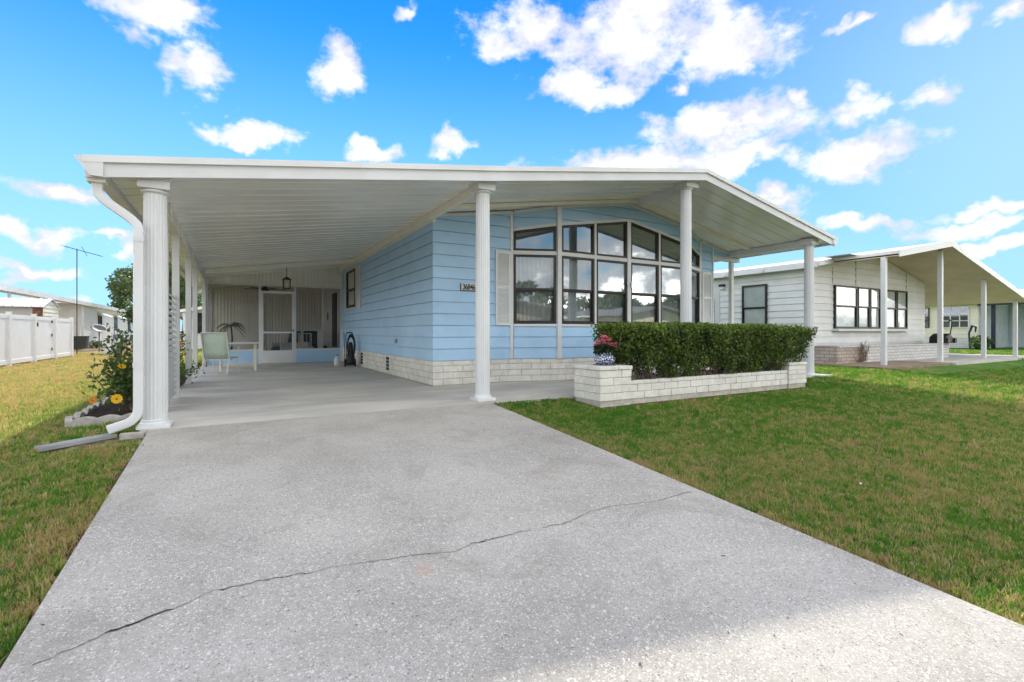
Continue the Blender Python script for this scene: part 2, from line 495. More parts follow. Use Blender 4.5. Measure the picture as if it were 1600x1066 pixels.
def make_smooth_concrete():
    """coated carport concrete, smoother, with worn streaks"""
    m, t, b = principled('carport_concrete')
    P = t.n('ShaderNodeNewGeometry').outputs['Position']
    P2 = t.vec('MULTIPLY', P, (0.5, 1.6, 1))
    n1 = t.noise(P2, 1.1, 6.0, 0.62, dist=0.6)
    c = t.mix(t.smooth(n1, 0.34, 0.68), (0.45, 0.43, 0.395), (0.60, 0.575, 0.53))
    c = t.mix(t.math('MULTIPLY', t.smooth(t.noise(P, 3.8, 6.0, 0.7), 0.55, 0.75), 0.35), c, (0.30, 0.29, 0.265))
    c = t.mix(1.0, c, t.ramp(t.noise(P, 210.0, 3.0), [(0.3, 0.86), (0.7, 1.08)]), 'MULTIPLY')
    t.put(b.inputs['Base Color'], c)
    t.put(b.inputs['Roughness'], t.math('ADD', 0.55, t.math('MULTIPLY', n1, 0.3)))
    bn = t.n('ShaderNodeBump'); bn.inputs['Strength'].default_value = 0.25; bn.inputs['Distance'].default_value = 0.004
    t.put(bn.inputs['Height'], t.noise(P, 90.0, 4.0)); t.put(b.inputs['Normal'], bn.outputs[0])
    return m

SHELL = make_shell_concrete()
SLAB = make_smooth_concrete()
GROUND = make_ground_mat()
GRASS = make_grass_mat()
ASPHALT = M('asphalt', (0.06, 0.06, 0.062), 0.9, 0.15, 3.0, 0.6, 160.0, 0.2)

# ------------------------------------------------------------------ terrain
def sstep(a, b, x):
    t = min(max((x - a) / (b - a), 0.0), 1.0); return t*t*(3-2*t)

def grade(x, y):
    """height of the finished grade; the plots fall towards the street"""
    if y >= 5.9: z = 0.0
    elif y > -3.0: z = -0.067 * (5.9 - y)
    elif y > -11.0: z = -0.5963
    else: z = -0.5963 + 0.3 * sstep(-11, -17, y)
    z -= 0.17 * sstep(-1.4, -6.0, x) * sstep(3.0, 12.0, y)
    z -= 0.03 * sstep(-0.8, -1.6, x)
    return z

def axis(lo, hi, near_lo, near_hi, step, grow=1.35):
    a = list(np.arange(near_lo, near_hi + 1e-6, step))
    s = step; p = near_hi
    while p < hi: s *= grow; p += s; a.append(min(p, hi))
    s = step; p = near_lo
    while p > lo: s *= grow; p -= s; a.insert(0, max(p, lo))
    return a
gx = axis(-700, 700, -10, 32, 0.5); gy = axis(-500, 900, -12, 26, 0.5)
vs = [(x, y, grade(x, y) - 0.035) for y in gy for x in gx]
nx = len(gx)
fs = [(j*nx+i, j*nx+i+1, (j+1)*nx+i+1, (j+1)*nx+i) for j in range(len(gy)-1) for i in range(nx-1)]
g = G(); g.add(vs, fs)
tag(g.build('ground', GROUND, smooth=False), kind='structure')

def slab_y(name, x0, x1, ys, mat, thick=0.12, dz=0.0):
    """a slab whose top follows the grade along y"""
    top = [(x0, y, (0 if y >= 5.9 else -0.067*(5.9-y)) + dz) for y in ys]
    bot = [(x0, y, z - thick) for (_, y, z) in reversed(top)]
    gg = G(); gg.prism(top + bot, (x1 - x0, 0, 0))
    return tag(gg.build(name, mat), kind='structure')

DX0, DX1 = -0.72, 3.07
drive = slab_y('driveway', DX0, DX1, [-3.2, -1.0, 1.0, 3.0, 5.0, 5.92], SHELL)
carport_floor = tag(bpy.data.objects.new('carport_floor', None), kind='structure'); link(carport_floor)
for (a, b2) in ((5.932, 9.40), (9.412, 13.0), (13.012, 16.9)):
    G().box(-0.80, DX1, a, b2, -0.12, 0.0).build('floor_slab', SLAB, carport_floor)
porch = tag(G().box(3.082, 11.9, 5.90, 8.30, -0.12, -0.006).build('porch_slab', SLAB), kind='structure')
G().box(DX0, 12.0, 16.91, 22.0, -0.12, 0.0).build('floor_slab', SLAB, carport_floor)
tag(G().box(-400, 400, -10.2, -3.21, -0.72, -0.60).build('road', ASPHALT), kind='structure')

# the long crack across the driveway: dark ribbon, shaded depth as colour, plus dirt
def on_drive(u, v):
    xc = (u-800)/755.0; k = (v-519)/755.0
    # d*k = CAM_H + 0.067*(5.9 - d*(cos - xc*sin))
    c = math.cos(YAW) - xc*math.sin(YAW)
    d = (CAM_H + 0.067*5.9) / (k + 0.067*c)
    return d*(math.sin(YAW) + xc*math.cos(YAW)), d*c
CRACK = [(52, 1040), (80, 1030), (125, 1012), (170, 992), (215, 975), (270, 952), (330, 925), (400, 912), (440, 905), (480, 897), (530, 882),
         (575, 875), (620, 871), (660, 867), (710, 862), (735, 848), (780, 839), (830, 832), (880, 820), (920, 800), (960, 792), (1020, 782), (1065, 772), (1085, 770)]
pts = [on_drive(*p) for p in CRACK]
fine = []
rc = random.Random(3)
for i in range(len(pts)-1):
    (x0, y0), (x1, y1) = pts[i], pts[i+1]
    n = max(2, int(math.hypot(x1-x0, y1-y0)/0.022))
    for k in range(n):
        t = k/n
        fine.append((x0+(x1-x0)*t + rc.uniform(-.007, .007), y0+(y1-y0)*t + rc.uniform(-.008, .008) + 0.014*math.sin(len(fine)*0.21) + 0.010*math.sin(len(fine)*0.077)))
gg = G(); vs = []; fs = []
for i, (x, y) in enumerate(fine):
    f = i/len(fine)
    wd = 0.0006 + 0.0022*abs(math.sin(i*0.13)*math.sin(i*0.041+1)) + (0.004 if 0.05 < f < 0.17 and (i//9) % 2 else 0) + rc.uniform(0, .0012)
    if rc.random() < 0.07: wd *= 2.0
    z = -0.067*(5.9-y) + 0.0025
    vs += [(x + wd*0.25, y + wd, z), (x - wd*0.25, y - wd, z)]
for i in range(len(fine)-1):
    if math.sin(i*0.37)+math.sin(i*0.153+2) < -1.82 and i > 60: continue
    fs.append((2*i, 2*i+1, 2*i+3, 2*i+2))
gg.add(vs, fs)
crack = gg.build('crack', M('crack_shade_dirt', (0.085, 0.065, 0.05), 0.95, 0.4, 20.0, 0.5, 120.0, 0.1), drive)

# ------------------------------------------------------------------ grass
PAVED = [(DX0-0.045, DX1+0.05, -3.3, 22), (3.0, 12.0, 5.88, 40), (4.30, 9.60, 5.06, 6.4), (-1.66, -0.78, 6.78, 13.0), (15.0, 24.0, 5.0, 30),
         (24.0, 28.5, 5.9, 30), (-1.45, -0.72, 5.55, 6.05)]
def allowed(x, y):
    ok = y > -3.1
    for (a, b2, c, d) in PAVED: ok &= ~((x > a) & (x < b2) & (y > c) & (y < d))
    return ok
def tuft(seed, n, L, W, spread):
    r = np.random.default_rng(seed); vs = []; fs = []
    for k in range(n):
        a = r.uniform(0, 2*math.pi); ca, sa = math.cos(a), math.sin(a)
        ox, oy = r.normal(0, spread, 2)
        l = L*r.uniform(0.55, 1.25); lean = r.uniform(0.15, 1.25); wd = W*r.uniform(0.7, 1.2)
        p0 = np.array([ox, oy, 0]); out = np.array([ca, sa, 0]); side = np.array([-sa, ca, 0])
        p1 = p0 + out*l*0.42*math.sin(lean*0.55) + np.array([0, 0, l*0.5*math.cos(lean*0.5)])
        p2 = p1 + out*l*0.55*math.sin(lean) + np.array([0, 0, l*0.5*math.cos(lean)])
        b = len(vs)
        vs += [p0-side*wd/2, p0+side*wd/2, p1+side*wd*0.45, p1-side*wd*0.45, p2]
        fs += [(b, b+1, b+2, b+3), (b+3, b+2, b+4)]
    me = bpy.data.meshes.new('grass_tuft')
    me.from_pydata([tuple(v) for v in vs], [], fs); me.materials.append(GRASS); me.update()
    return bpy.data.objects.new('grass_tuft', me)
tufts = bpy.data.collections.new('grass_tufts')
for s in range(7): tufts.objects.link(tuft(s, 14, 0.038, 0.0058, 0.015))

def grass_points():
    xs = []; ys = []; sc = []
    for (r0, r1, dens, k) in ((0.4, 3.2, 2900, 0.9), (3.2, 6.0, 1700, 1.0), (6.0, 11.0, 700, 1.2), (11.0, 19.0, 200, 1.6), (19, 36, 40, 2.1)):
        n = int(dens * math.pi * (r1*r1-r0*r0) * (150/360))
        rr = np.sqrt(RNG.uniform(r0*r0, r1*r1, n)); aa = np.radians(RNG.uniform(-43, 107, n))
        x = rr*np.sin(aa); y = rr*np.cos(aa)
        keep = allowed(x, y)
        xs.append(x[keep]); ys.append(y[keep]); sc.append(np.full(keep.sum(), k)*RNG.uniform(0.65, 1.3, keep.sum()))
    # shaggy fringe where the lawn meets the driveway
    for (ex, lo, hi) in ((DX0-0.03, -1.5, 5.5), (DX1+0.035, -1.5, 5.85)):
        n = 420
        y = RNG.uniform(lo, hi, n); sgn = 1 if ex > 0 else -1; x = ex + sgn*0.012 + RNG.normal(0, 0.018, n) - sgn*0.028*np.clip(np.sin(y*3.7)+np.sin(y*9.1+1), 0, 1)
        hold = np.sin(y*5.1)+np.sin(y*2.3+1) > -0.3
        xs.append(x[hold]); ys.append(y[hold]); sc.append(RNG.uniform(0.7, 1.6, hold.sum()))
    return np.concatenate(xs), np.concatenate(ys), np.concatenate(sc)
X, Y, S = grass_points()
co = np.stack([X, Y, np.array([grade(x, y) for x, y in zip(X, Y)]) - 0.037], axis=1).astype(np.float32)
me = bpy.data.meshes.new('grass'); me.vertices.add(len(co)); me.vertices.foreach_set('co', co.ravel())
a = me.attributes.new('size', 'FLOAT', 'POINT'); a.data.foreach_set('value', S.astype(np.float32))
a = me.attributes.new('turn', 'FLOAT', 'POINT'); a.data.foreach_set('value', RNG.uniform(0, 6.283, len(S)).astype(np.float32))
me.materials.append(GRASS); me.update()
grass = link(bpy.data.objects.new('grass', me))
tag(grass, 'short patchy green and straw coloured lawn grass around the driveway', 'grass', kind='stuff')
ng = bpy.data.node_groups.new('grass_scatter', 'GeometryNodeTree')
ng.interface.new_socket('Geometry', in_out='INPUT', socket_type='NodeSocketGeometry')
ng.interface.new_socket('Geometry', in_out='OUTPUT', socket_type='NodeSocketGeometry')
gi = ng.nodes.new('NodeGroupInput'); go = ng.nodes.new('NodeGroupOutput')
m2p = ng.nodes.new('GeometryNodeMeshToPoints')
iop = ng.nodes.new('GeometryNodeInstanceOnPoints'); iop.inputs['Pick Instance'].default_value = True
ci = ng.nodes.new('GeometryNodeCollectionInfo'); ci.inputs[0].default_value = tufts
ci.inputs['Separate Children'].default_value = True; ci.inputs['Reset Children'].default_value = True
na = ng.nodes.new('GeometryNodeInputNamedAttribute'); na.data_type = 'FLOAT'; na.inputs[0].default_value = 'size'
nb = ng.nodes.new('GeometryNodeInputNamedAttribute'); nb.data_type = 'FLOAT'; nb.inputs[0].default_value = 'turn'
cx = ng.nodes.new('ShaderNodeCombineXYZ'); cs = ng.nodes.new('ShaderNodeCombineXYZ')
L = ng.links.new
L(gi.outputs[0], m2p.inputs[0]); L(m2p.outputs[0], iop.inputs['Points']); L(ci.outputs[0], iop.inputs['Instance'])
L(nb.outputs[0], cx.inputs[2]); L(cx.outputs[0], iop.inputs['Rotation'])
for i in range(3): L(na.outputs[0], cs.inputs[i])
L(cs.outputs[0], iop.inputs['Scale']); L(iop.outputs[0], go.inputs[0])
md = grass.modifiers.new('scatter', 'NODES'); md.node_group = ng
# ------------------------------------------------------------------ house materials
BLUE = M('blue_siding', (0.375, 0.575, 0.80), 0.5, 0.035, 1.6, 0.12, 45.0, 0.35, dirt=0.25, dirt_col=(0.42, 0.55, 0.62), per_obj=0.03)
WHITE = M('white_paint', (0.645, 0.66, 0.675), 0.42, 0.03, 2.0, 0.05, 70.0, 0.4, dirt=0.22, dirt_col=(0.55, 0.53, 0.48))
CREAM = M('cream_paint', (0.80, 0.775, 0.70), 0.45, 0.03, 2.0, 0.05, 60.0, 0.4, dirt=0.30, dirt_col=(0.56, 0.51, 0.42))
PANEL = M('ceiling_enamel', (0.88, 0.875, 0.83), 0.17, 0.03, 1.3, 0.22, 3.5, 0.8, dirt=0.10, dirt_col=(0.60, 0.57, 0.50), per_obj=0.03)
ROOFTOP = M('roof_metal', (0.68, 0.69, 0.70), 0.5, 0.05, 1.0, 0.1, 30.0, 0.4)
PBRICK = M('painted_brick', (0.735, 0.715, 0.67), 0.75, 0.06, 6.0, 0.55, 70.0, 0.25, dirt=0.45, dirt_col=(0.42, 0.38, 0.31), per_obj=0.05)
MORTAR = M('painted_mortar', (0.52, 0.49, 0.43), 0.9, 0.12, 8.0, 0.5, 90.0, 0.15)
DARKFRAME = M('bronze_frame', (0.020, 0.018, 0.016), 0.4, 0.15, 4.0, 0, 1, 0.45)
BLACK = M('black_metal', (0.012, 0.012, 0.013), 0.45, 0.2, 8.0, 0, 1, 0.4)
CURTAIN = M('sheer_curtain', (0.80, 0.80, 0.78), 0.85, 0.05, 3.0, 0, 1, 0.1)
ROOM = M('room_wall', (0.38, 0.36, 0.33), 0.8, 0.05)

def make_glass(name, refl=0.45, tint=(0.86, 0.89, 0.90), fres=0.35):
    m = bpy.data.materials.new(name); m.use_nodes = True
    t = NT(m.node_tree); m.node_tree.nodes.clear()
    gl = t.n('ShaderNodeBsdfGlossy'); gl.inputs['Color'].default_value = (0.92, 0.96, 1.0, 1); gl.inputs['Roughness'].default_value = 0.012
    P = t.n('ShaderNodeNewGeometry').outputs['Position']
    bn = t.n('ShaderNodeBump'); bn.inputs['Strength'].default_value = 0.10; bn.inputs['Distance'].default_value = 0.012
    t.put(bn.inputs['Height'], t.noise(P, 1.7, 1.0, 0.4)); t.put(gl.inputs['Normal'], bn.outputs[0])
    tr = t.n('ShaderNodeBsdfTransparent'); tr.inputs['Color'].default_value = tint + (1,)
    lw = t.n('ShaderNodeLayerWeight'); lw.inputs['Blend'].default_value = 0.35
    f = t.math('ADD', refl, t.math('MULTIPLY', lw.outputs['Fresnel'], fres), clamp=True)
    mx = t.n('ShaderNodeMixShader'); t.put(mx.inputs[0], f)
    o = t.n('ShaderNodeOutputMaterial'); l = m.node_tree.links.new
    l(tr.outputs[0], mx.inputs[1]); l(gl.outputs[0], mx.inputs[2]); l(mx.outputs[0], o.inputs[0])
    return m
GLASS = make_glass('tinted_window_glass', 0.16)
GLASS2 = make_glass('plain_window_glass', 0.06, (0.90, 0.92, 0.92), 0.12)

def make_screen():
    m = bpy.data.materials.new('insect_screen'); m.use_nodes = True
    t = NT(m.node_tree); m.node_tree.nodes.clear()
    d = t.n('ShaderNodeBsdfDiffuse'); d.inputs['Color'].default_value = (0.10, 0.10, 0.10, 1)
    tr = t.n('ShaderNodeBsdfTransparent')
    mx = t.n('ShaderNodeMixShader'); mx.inputs[0].default_value = 0.17
    o = t.n('ShaderNodeOutputMaterial'); l = m.node_tree.links.new
    l(tr.outputs[0], mx.inputs[1]); l(d.outputs[0], mx.inputs[2]); l(mx.outputs[0], o.inputs[0])
    return m
SCREEN = make_screen()

# ------------------------------------------------------------------ geometry helpers for walls
def clip(poly, axis_, val, keep_greater):
    out = []; n = len(poly)
    for i in range(n):
        a, b = poly[i], poly[(i+1) % n]
        ia = (a[axis_] >= val) == keep_greater or abs(a[axis_]-val) < 1e-9
        ib = (b[axis_] >= val) == keep_greater or abs(b[axis_]-val) < 1e-9
        if ia: out.append(a)
        if ia != ib:
            t = (val - a[axis_]) / (b[axis_] - a[axis_])
            out.append((a[0]+(b[0]-a[0])*t, a[1]+(b[1]-a[1])*t))
    return out

def area(poly):
    return 0.5*sum(poly[i][0]*poly[(i+1) % len(poly)][1] - poly[(i+1) % len(poly)][0]*poly[i][1] for i in range(len(poly)))

class Plane:
    """vertical wall plane: s runs along the wall, n points outwards"""
    def __init__(self, p0, p1):
        self.p0 = Vector((p0[0], p0[1], 0)); d = Vector((p1[0]-p0[0], p1[1]-p0[1], 0))
        self.len = d.length; self.d = d.normalized(); self.n = Vector((self.d.y, -self.d.x, 0))
    def at(self, s, z, t=0.0):
        q = self.p0 + self.d*s + self.n*t
        return (q.x, q.y, z)
    def box(self, g, s0, s1, z0, z1, t0, t1):
        return g.prism([self.at(s0, z0, t0), self.at(s1, z0, t0), self.at(s1, z1, t0), self.at(s0, z1, t0)], self.n*(t1-t0))
    def poly(self, g, poly, t0, t1):
        return g.prism([self.at(s, z, t0) for s, z in poly], self.n*(t1-t0))

EXPO = 0.2146; SID0 = 0.45
def siding(pl, poly, parent, mat, z0=SID0, ex=EXPO, name='siding_board', t_low=0.030, t_top=0.008):
    zmin = min(p[1] for p in poly); zmax = max(p[1] for p in poly)
    k = math.floor((zmin - z0)/ex + 1e-6)
    while z0 + k*ex < zmax - 0.004:
        a, b = z0 + k*ex, z0 + (k+1)*ex
        q = clip(clip(poly, 1, a, True), 1, b, False)
        if len(q) >= 3 and abs(area(q)) > 0.0008:
            q2 = clip(q, 1, b - 0.007, False)
            if len(q2) >= 3 and zmax - z0 - k*ex > ex: q = q2
            if area(q) < 0: q = q[::-1]
            f = [pl.at(s, z, t_top + (t_low - t_top)*(b - z)/ex) for s, z in q]
            bk = [pl.at(s, z, -0.004) for s, z in q]
            n = len(q); g = G()
            g.add(f + bk, [tuple(range(n)), tuple(range(2*n-1, n-1, -1))] + [(i, n+i, n+(i+1) % n, (i+1) % n) for i in range(n)])
            g.build(name, mat, parent)
        k += 1

def inset(poly, d):
    if area(poly) < 0: poly = poly[::-1]
    n = len(poly); out = []
    for i in range(n):
        p0, p1, p2 = Vector(poly[i-1]), Vector(poly[i]), Vector(poly[(i+1) % n])
        e1 = (p1-p0).normalized(); e2 = (p2-p1).normalized()
        n1 = Vector((-e1.y, e1.x)); n2 = Vector((-e2.y, e2.x))
        b = (n1+n2); b = b/(b.dot(n1))
        q = p1 + b*d; out.append((q.x, q.y))
    return out

def ring(pl, outer, inner, t0, t1, g):
    n = len(outer)
    if area(outer) < 0: outer = outer[::-1]
    o0 = [pl.at(s, z, t0) for s, z in outer]; o1 = [pl.at(s, z, t1) for s, z in outer]
    i0 = [pl.at(s, z, t0) for s, z in inner]; i1 = [pl.at(s, z, t1) for s, z in inner]
    fs = []
    for i in range(n):
        j = (i+1) % n
        fs += [(n+i, n+j, 3*n+j, 3*n+i), (i, j, n+j, n+i)[::-1], (2*n+i, 2*n+j, 3*n+j, 3*n+i), (j, i, 2*n+i, 2*n+j)]
    return g.add(o0 + o1 + i0 + i1, fs)

def window(pl, poly, parent, name='window', fw=0.042, t0=-0.05, t1=0.03, glass=GLASS, rail=None, fmat=DARKFRAME, muntins=()):
    inner = inset(poly, fw)
    g = G(); ring(pl, poly, inner, t0, t1, g)
    wn = g.build(name, fmat, parent)
    if rail is None:
        pl.poly(G(), inner, -0.012, -0.006).build('pane', glass, wn)
    else:
        lo = clip(inner, 1, rail-0.02, False); hi = clip(inner, 1, rail+0.02, True)
        pl.poly(G(), hi, -0.004, 0.002).build('pane', glass, wn)
        pl.poly(G(), lo, -0.026, -0.020).build('pane', glass, wn)
        ss = [p[0] for p in inner]
        r = G(); pl.box(r, min(ss), max(ss), rail-0.022, rail+0.022, -0.04, 0.014); r.build('sash_rail', fmat, wn)
        r = G(); ring(pl, lo, inset(lo, 0.022), -0.034, -0.012, r); r.build('sash', fmat, wn)
    for (s0, s1, z0, z1) in muntins:
        r = G(); pl.box(r, s0, s1, z0, z1, -0.02, 0.012); r.build('muntin', fmat, wn)
    return wn

def shifted(pl, t):
    q = pl.p0 + pl.n*t; e = q + pl.d*pl.len
    return Plane((q.x, q.y), (e.x, e.y))

def surf_window(pl, s0, s1, z0, z1, parent, rail=None, glass=None, drapes=True, fmat=None, muntins=(), fw=0.05):
    """window set on the face of a sided wall: frame box, drapes, panes"""
    g = G(); pl.box(g, s0+0.01, s1-0.01, z0+0.01, z1-0.01, 0.010, 0.032)
    sp = shifted(pl, 0.072)
    wn = window(sp, [(s0, z0), (s1, z0), (s1, z1), (s0, z1)], parent, t0=-0.062, t1=0.02, glass=glass or GLASS2, rail=rail, fmat=fmat or DARKFRAME, muntins=muntins, fw=fw)
    g.build('dark_room_backing', ROOM if drapes else BLACK, wn)  # dark panel, its colour stands for the unlit room behind the glass
    if drapes:
        n = max(8, int((s1-s0)/0.03)); vs = []; fs = []
        for i in range(n+1):
            s = s0+0.03 + (s1-s0-0.06)*i/n; o = 0.037 + 0.0035*math.sin(i*1.3+math.sin(i*0.37)*2)
            vs += [pl.at(s, z0+0.03, o), pl.at(s, z1-0.03, o)]
        for i in range(n): fs.append((2*i, 2*i+2, 2*i+3, 2*i+1))
        G().add(vs, fs).build('curtain', CURTAIN, wn, smooth=True)
    return wn

def bricks(pl, s0, s1, z0, parent, mat, courses, blen=0.39, gap=0.010, t=0.012, depth=0.07, phase=0.0, rng=random.Random(5), bevel=0.004):
    z = z0
    for ci_, h in enumerate(courses):
        s = s0 - (blen*0.5 if (ci_ + phase) % 2 else 0)
        while s < s1 - 0.02:
            a = max(s, s0); b = min(s + blen - gap, s1)
            if b - a > 0.03:
                j = rng.uniform(-0.0035, 0.0035)
                g = G(); pl.box(g, a, b, z + gap/2, z + h - gap/2, t - depth, t + j)
                g.build('brick', mat, parent, bevel=bevel)
            s += blen
        z += h
    return z

def curtain(pl, s0, s1, z0, z1, t, parent, mat=CURTAIN, name='curtain', fold=0.085):
    n = int((s1-s0)/0.012); vs = []; fs = []
    for i in range(n+1):
        s = s0 + (s1-s0)*i/n
        o = 0.022*math.sin(2*math.pi*s/fold + 1.3*math.sin(s*5.0))
        vs += [pl.at(s, z0, t+o), pl.at(s, z1, t+o*0.8)]
    for i in range(n): fs.append((2*i, 2*i+2, 2*i+3, 2*i+1))
    g = G(); g.add(vs, fs)
    return g.build(name, mat, parent, smooth=True)

# ------------------------------------------------------------------ the blue house
house = thing('blue_house', 'pale blue sided mobile home with white carport, fluted columns and bay window', 'house', (7.5, 8.25, 0))

PROF = [(-1.20, 2.61), (3.10, 3.245), (7.52, 3.95), (11.98, 3.13)]
def rt(x):
    for (x0, z0), (x1, z1) in zip(PROF, PROF[1:]):
        if x <= x1: return z0 + (z1-z0)*(x-x0)/(x1-x0)
    return z1
def ceil_(x): return rt(x) - 0.135
ROOF_Y0, ROOF_Y1 = 5.90, 22.0
WX0, WX1, WY = 3.13, 10.75, 8.25          # left wall, right wall, front wall

g = G()
for (x0, z0), (x1, z1) in zip(PROF, PROF[1:]):
    g.prism([(x0, ROOF_Y0+0.03, z0-0.012), (x1, ROOF_Y0+0.03, z1-0.012), (x1, ROOF_Y0+0.03, z1-0.10), (x0, ROOF_Y0+0.03, z0-0.10)], (0, ROOF_Y1-ROOF_Y0, 0))
roof = g.build('roof', ROOFTOP, house)
for (x0, z0), (x1, z1) in zip(PROF, PROF[1:]):
    if x0 < 0: x0 += 0.002
    G().prism([(x0, 0, z0-0.19), (x1, 0, z1-0.19), (x1, 0, z1-0.058), (x0, 0, z0-0.058)], (0, 0.028, 0)).build('fascia', WHITE, roof).location.y = 5.90
    G().prism([(x0-0.012*(x0 < 0), 0, z0-0.060), (x1, 0, z1-0.060), (x1, 0, z1+0.006), (x0-0.012*(x0 < 0), 0, z0+0.006)], (0, 0.05, 0)).build('drip_edge', ROOFTOP, roof).location.y = 5.866
# eave gutters
G().prism([(-1.275, 5.87, 2.606), (-1.06, 5.87, 2.606), (-1.06, 5.87, 2.435), (-1.16, 5.87, 2.435)], (0, ROOF_Y1-5.87, 0)).build('gutter', WHITE, roof)
G().prism([(12.06, 5.87, 3.125), (11.86, 5.87, 3.125), (11.86, 5.87, 2.97), (11.96, 5.87, 2.97)], (0, ROOF_Y1-5.87, 0)).build('gutter', WHITE, roof)

# ceiling panels: ribbed pans that run down the slope
def pan(x0, x1, w=0.297):
    g = G()
    for (a, b) in ((0.0, w),):
        za, zb = ceil_(x0), ceil_(x1)
        g.prism([(x0, 0, za), (x1, 0, zb), (x1, 0, zb+0.03), (x0, 0, za+0.03)], (0, w, 0))
        g.prism([(x0, 0.012, za-0.008), (x1, 0.012, zb-0.008), (x1, 0.012, zb+0.002), (x0, 0.012, za+0.002)], (0, 0.022, 0))
    return g
def pans(x0, x1, y0, y1):
    o = pan(x0, x1).build('ceiling_panel', PANEL, roof); o.location.y = y0
    y = y0 + 0.305; rr = random.Random(int(x0*10)+50)
    while y < y1 - 0.02:
        c = o.copy(); COL.objects.link(c); c.location = (0, y, rr.uniform(-0.0022, 0.0022)); y += 0.305
pans(-1.055, 3.098, 5.932, 21.6)
pans(3.102, 7.518, 5.932, 8.2)
pans(7.522, 11.855, 5.932, 8.2)
pans(10.8, 11.853, 8.37, 12.0)

def sbeam(x0, x1, y0, y1, h, mat, top=0.006, name='beam'):
    """beam that follows the slope under the ceiling"""
    xs = [x0] + [p[0] for p in PROF if x0 < p[0] < x1] + [x1]
    gg = G()
    for a, b in zip(xs, xs[1:]):
        gg.prism([(a, y0, ceil_(a)-top), (b, y0, ceil_(b)-top), (b, y0, ceil_(b)-h), (a, y0, ceil_(a)-h)], (0, y1-y0, 0))
    return gg.build(name, mat, roof)
G().box(-0.76, -0.68, 6.29, 16.60, ceil_(-0.7)-0.16, ceil_(-0.7)-0.004).build('beam', CREAM, roof)
G().box(3.02, 3.096, 6.08, 16.6, ceil_(3.06)-0.13, ceil_(3.06)-0.010).build('beam', CREAM, roof)
G().box(3.100, 3.15, 8.20, 16.6, ceil_(3.12)-0.160, ceil_(3.12)-0.02).build('wall_trim', CREAM, roof)
sbeam(-0.60, 3.015, 14.38, 14.46, 0.115, CREAM)
sbeam(3.20, 11.35, 7.56, 7.64, 0.07, CREAM, name='seam_trim')
G().box(7.45, 7.55, 6.08, 7.55, ceil_(7.5)-0.15, ceil_(7.5)-0.008).build('beam', WHITE, roof)
G().box(11.37, 11.47, 6.08, 8.60, ceil_(11.42)-0.14, ceil_(11.42)-0.008).build('beam', WHITE, roof)
G().box(11.48, 11.84, 6.30, 8.60, ceil_(11.6)-0.09, ceil_(11.6)-0.05).build('eave_soffit', WHITE, roof)

# columns
def column(x, y, base=0.0):
    top = ceil_(x) - 0.01
    g = G()
    fl = lambda k: 1.0 if k % 4 in (0, 1) else 0.945
    g.lathe([(0.104, base+0.075), (0.104, base+0.12), (0.099, top-0.20), (0.099, top-0.13)], (x, y, 0), 80, fl)
    c = g.build('column', WHITE, house)
    b = G(); b.box(x-0.142, x+0.142, y-0.142, y+0.142, base, base+0.035)
    b.prism([(x-0.137, y-0.137, base+0.034), (x+0.137, y-0.137, base+0.034), (x+0.137, y+0.137, base+0.034), (x-0.137, y+0.137, base+0.034)], (0, 0, 0.008))
    b.lathe([(0.133, base+0.042), (0.128, base+0.055), (0.118, base+0.062), (0.120, base+0.078), (0.108, base+0.084)], (x, y, 0), 32)
    b.build('column_base', WHITE, c, bevel=0.005)
    k = G(); k.lathe([(0.103, top-0.165), (0.122, top-0.155), (0.126, top-0.140), (0.115, top-0.128)], (x, y, 0), 32)
    k.box(x-0.135, x+0.135, y-0.135, y+0.135, top-0.128, top-0.045)
    k.box(x-0.148, x+0.148, y-0.148, y+0.148, top-0.045, top)
    k.build('capital', WHITE, c, bevel=0.004)
    return c
column(-0.69, 6.12); column(3.085, 6.18); column(7.31, 6.18, -0.006); column(11.42, 6.18, -0.04)
# slim carport posts
for y in (7.22, 8.62, 10.95, 12.75, 16.58):
    p = G().box(-0.772, -0.682, y-0.045, y+0.045, 0.0, ceil_(-0.66)-0.15).build('post', WHITE, house, bevel=0.004)
    G().box(-0.66, -0.645, y-0.03, y+0.03, ceil_(-0.66)-0.17, ceil_(-0.66)-0.02).build('bracket', CREAM, p)
G().box(11.57, 11.67, 8.27, 8.37, 0.0, 2.845).build('post', WHITE, house, bevel=0.004)
# louvred privacy panel between the first posts
pv = G().box(-0.75, -0.72, 7.268, 7.30, 0.06, 1.52).build('privacy_panel', WHITE, house)
G().box(-0.75, -0.72, 8.54, 8.572, 0.06, 1.52).build('side_rail', WHITE, pv)
sl = G().prism([(-0.76, 0, 0), (-0.715, 0, -0.05), (-0.708, 0, -0.045), (-0.753, 0, 0.008)], (0, 1.236, 0)).build('slat', WHITE, pv)
sl.location = (0, 7.302, 0.13)
for k in range(1, 18):
    c = sl.copy(); COL.objects.link(c); c.location = (0, 7.302, 0.13 + 0.08*k)

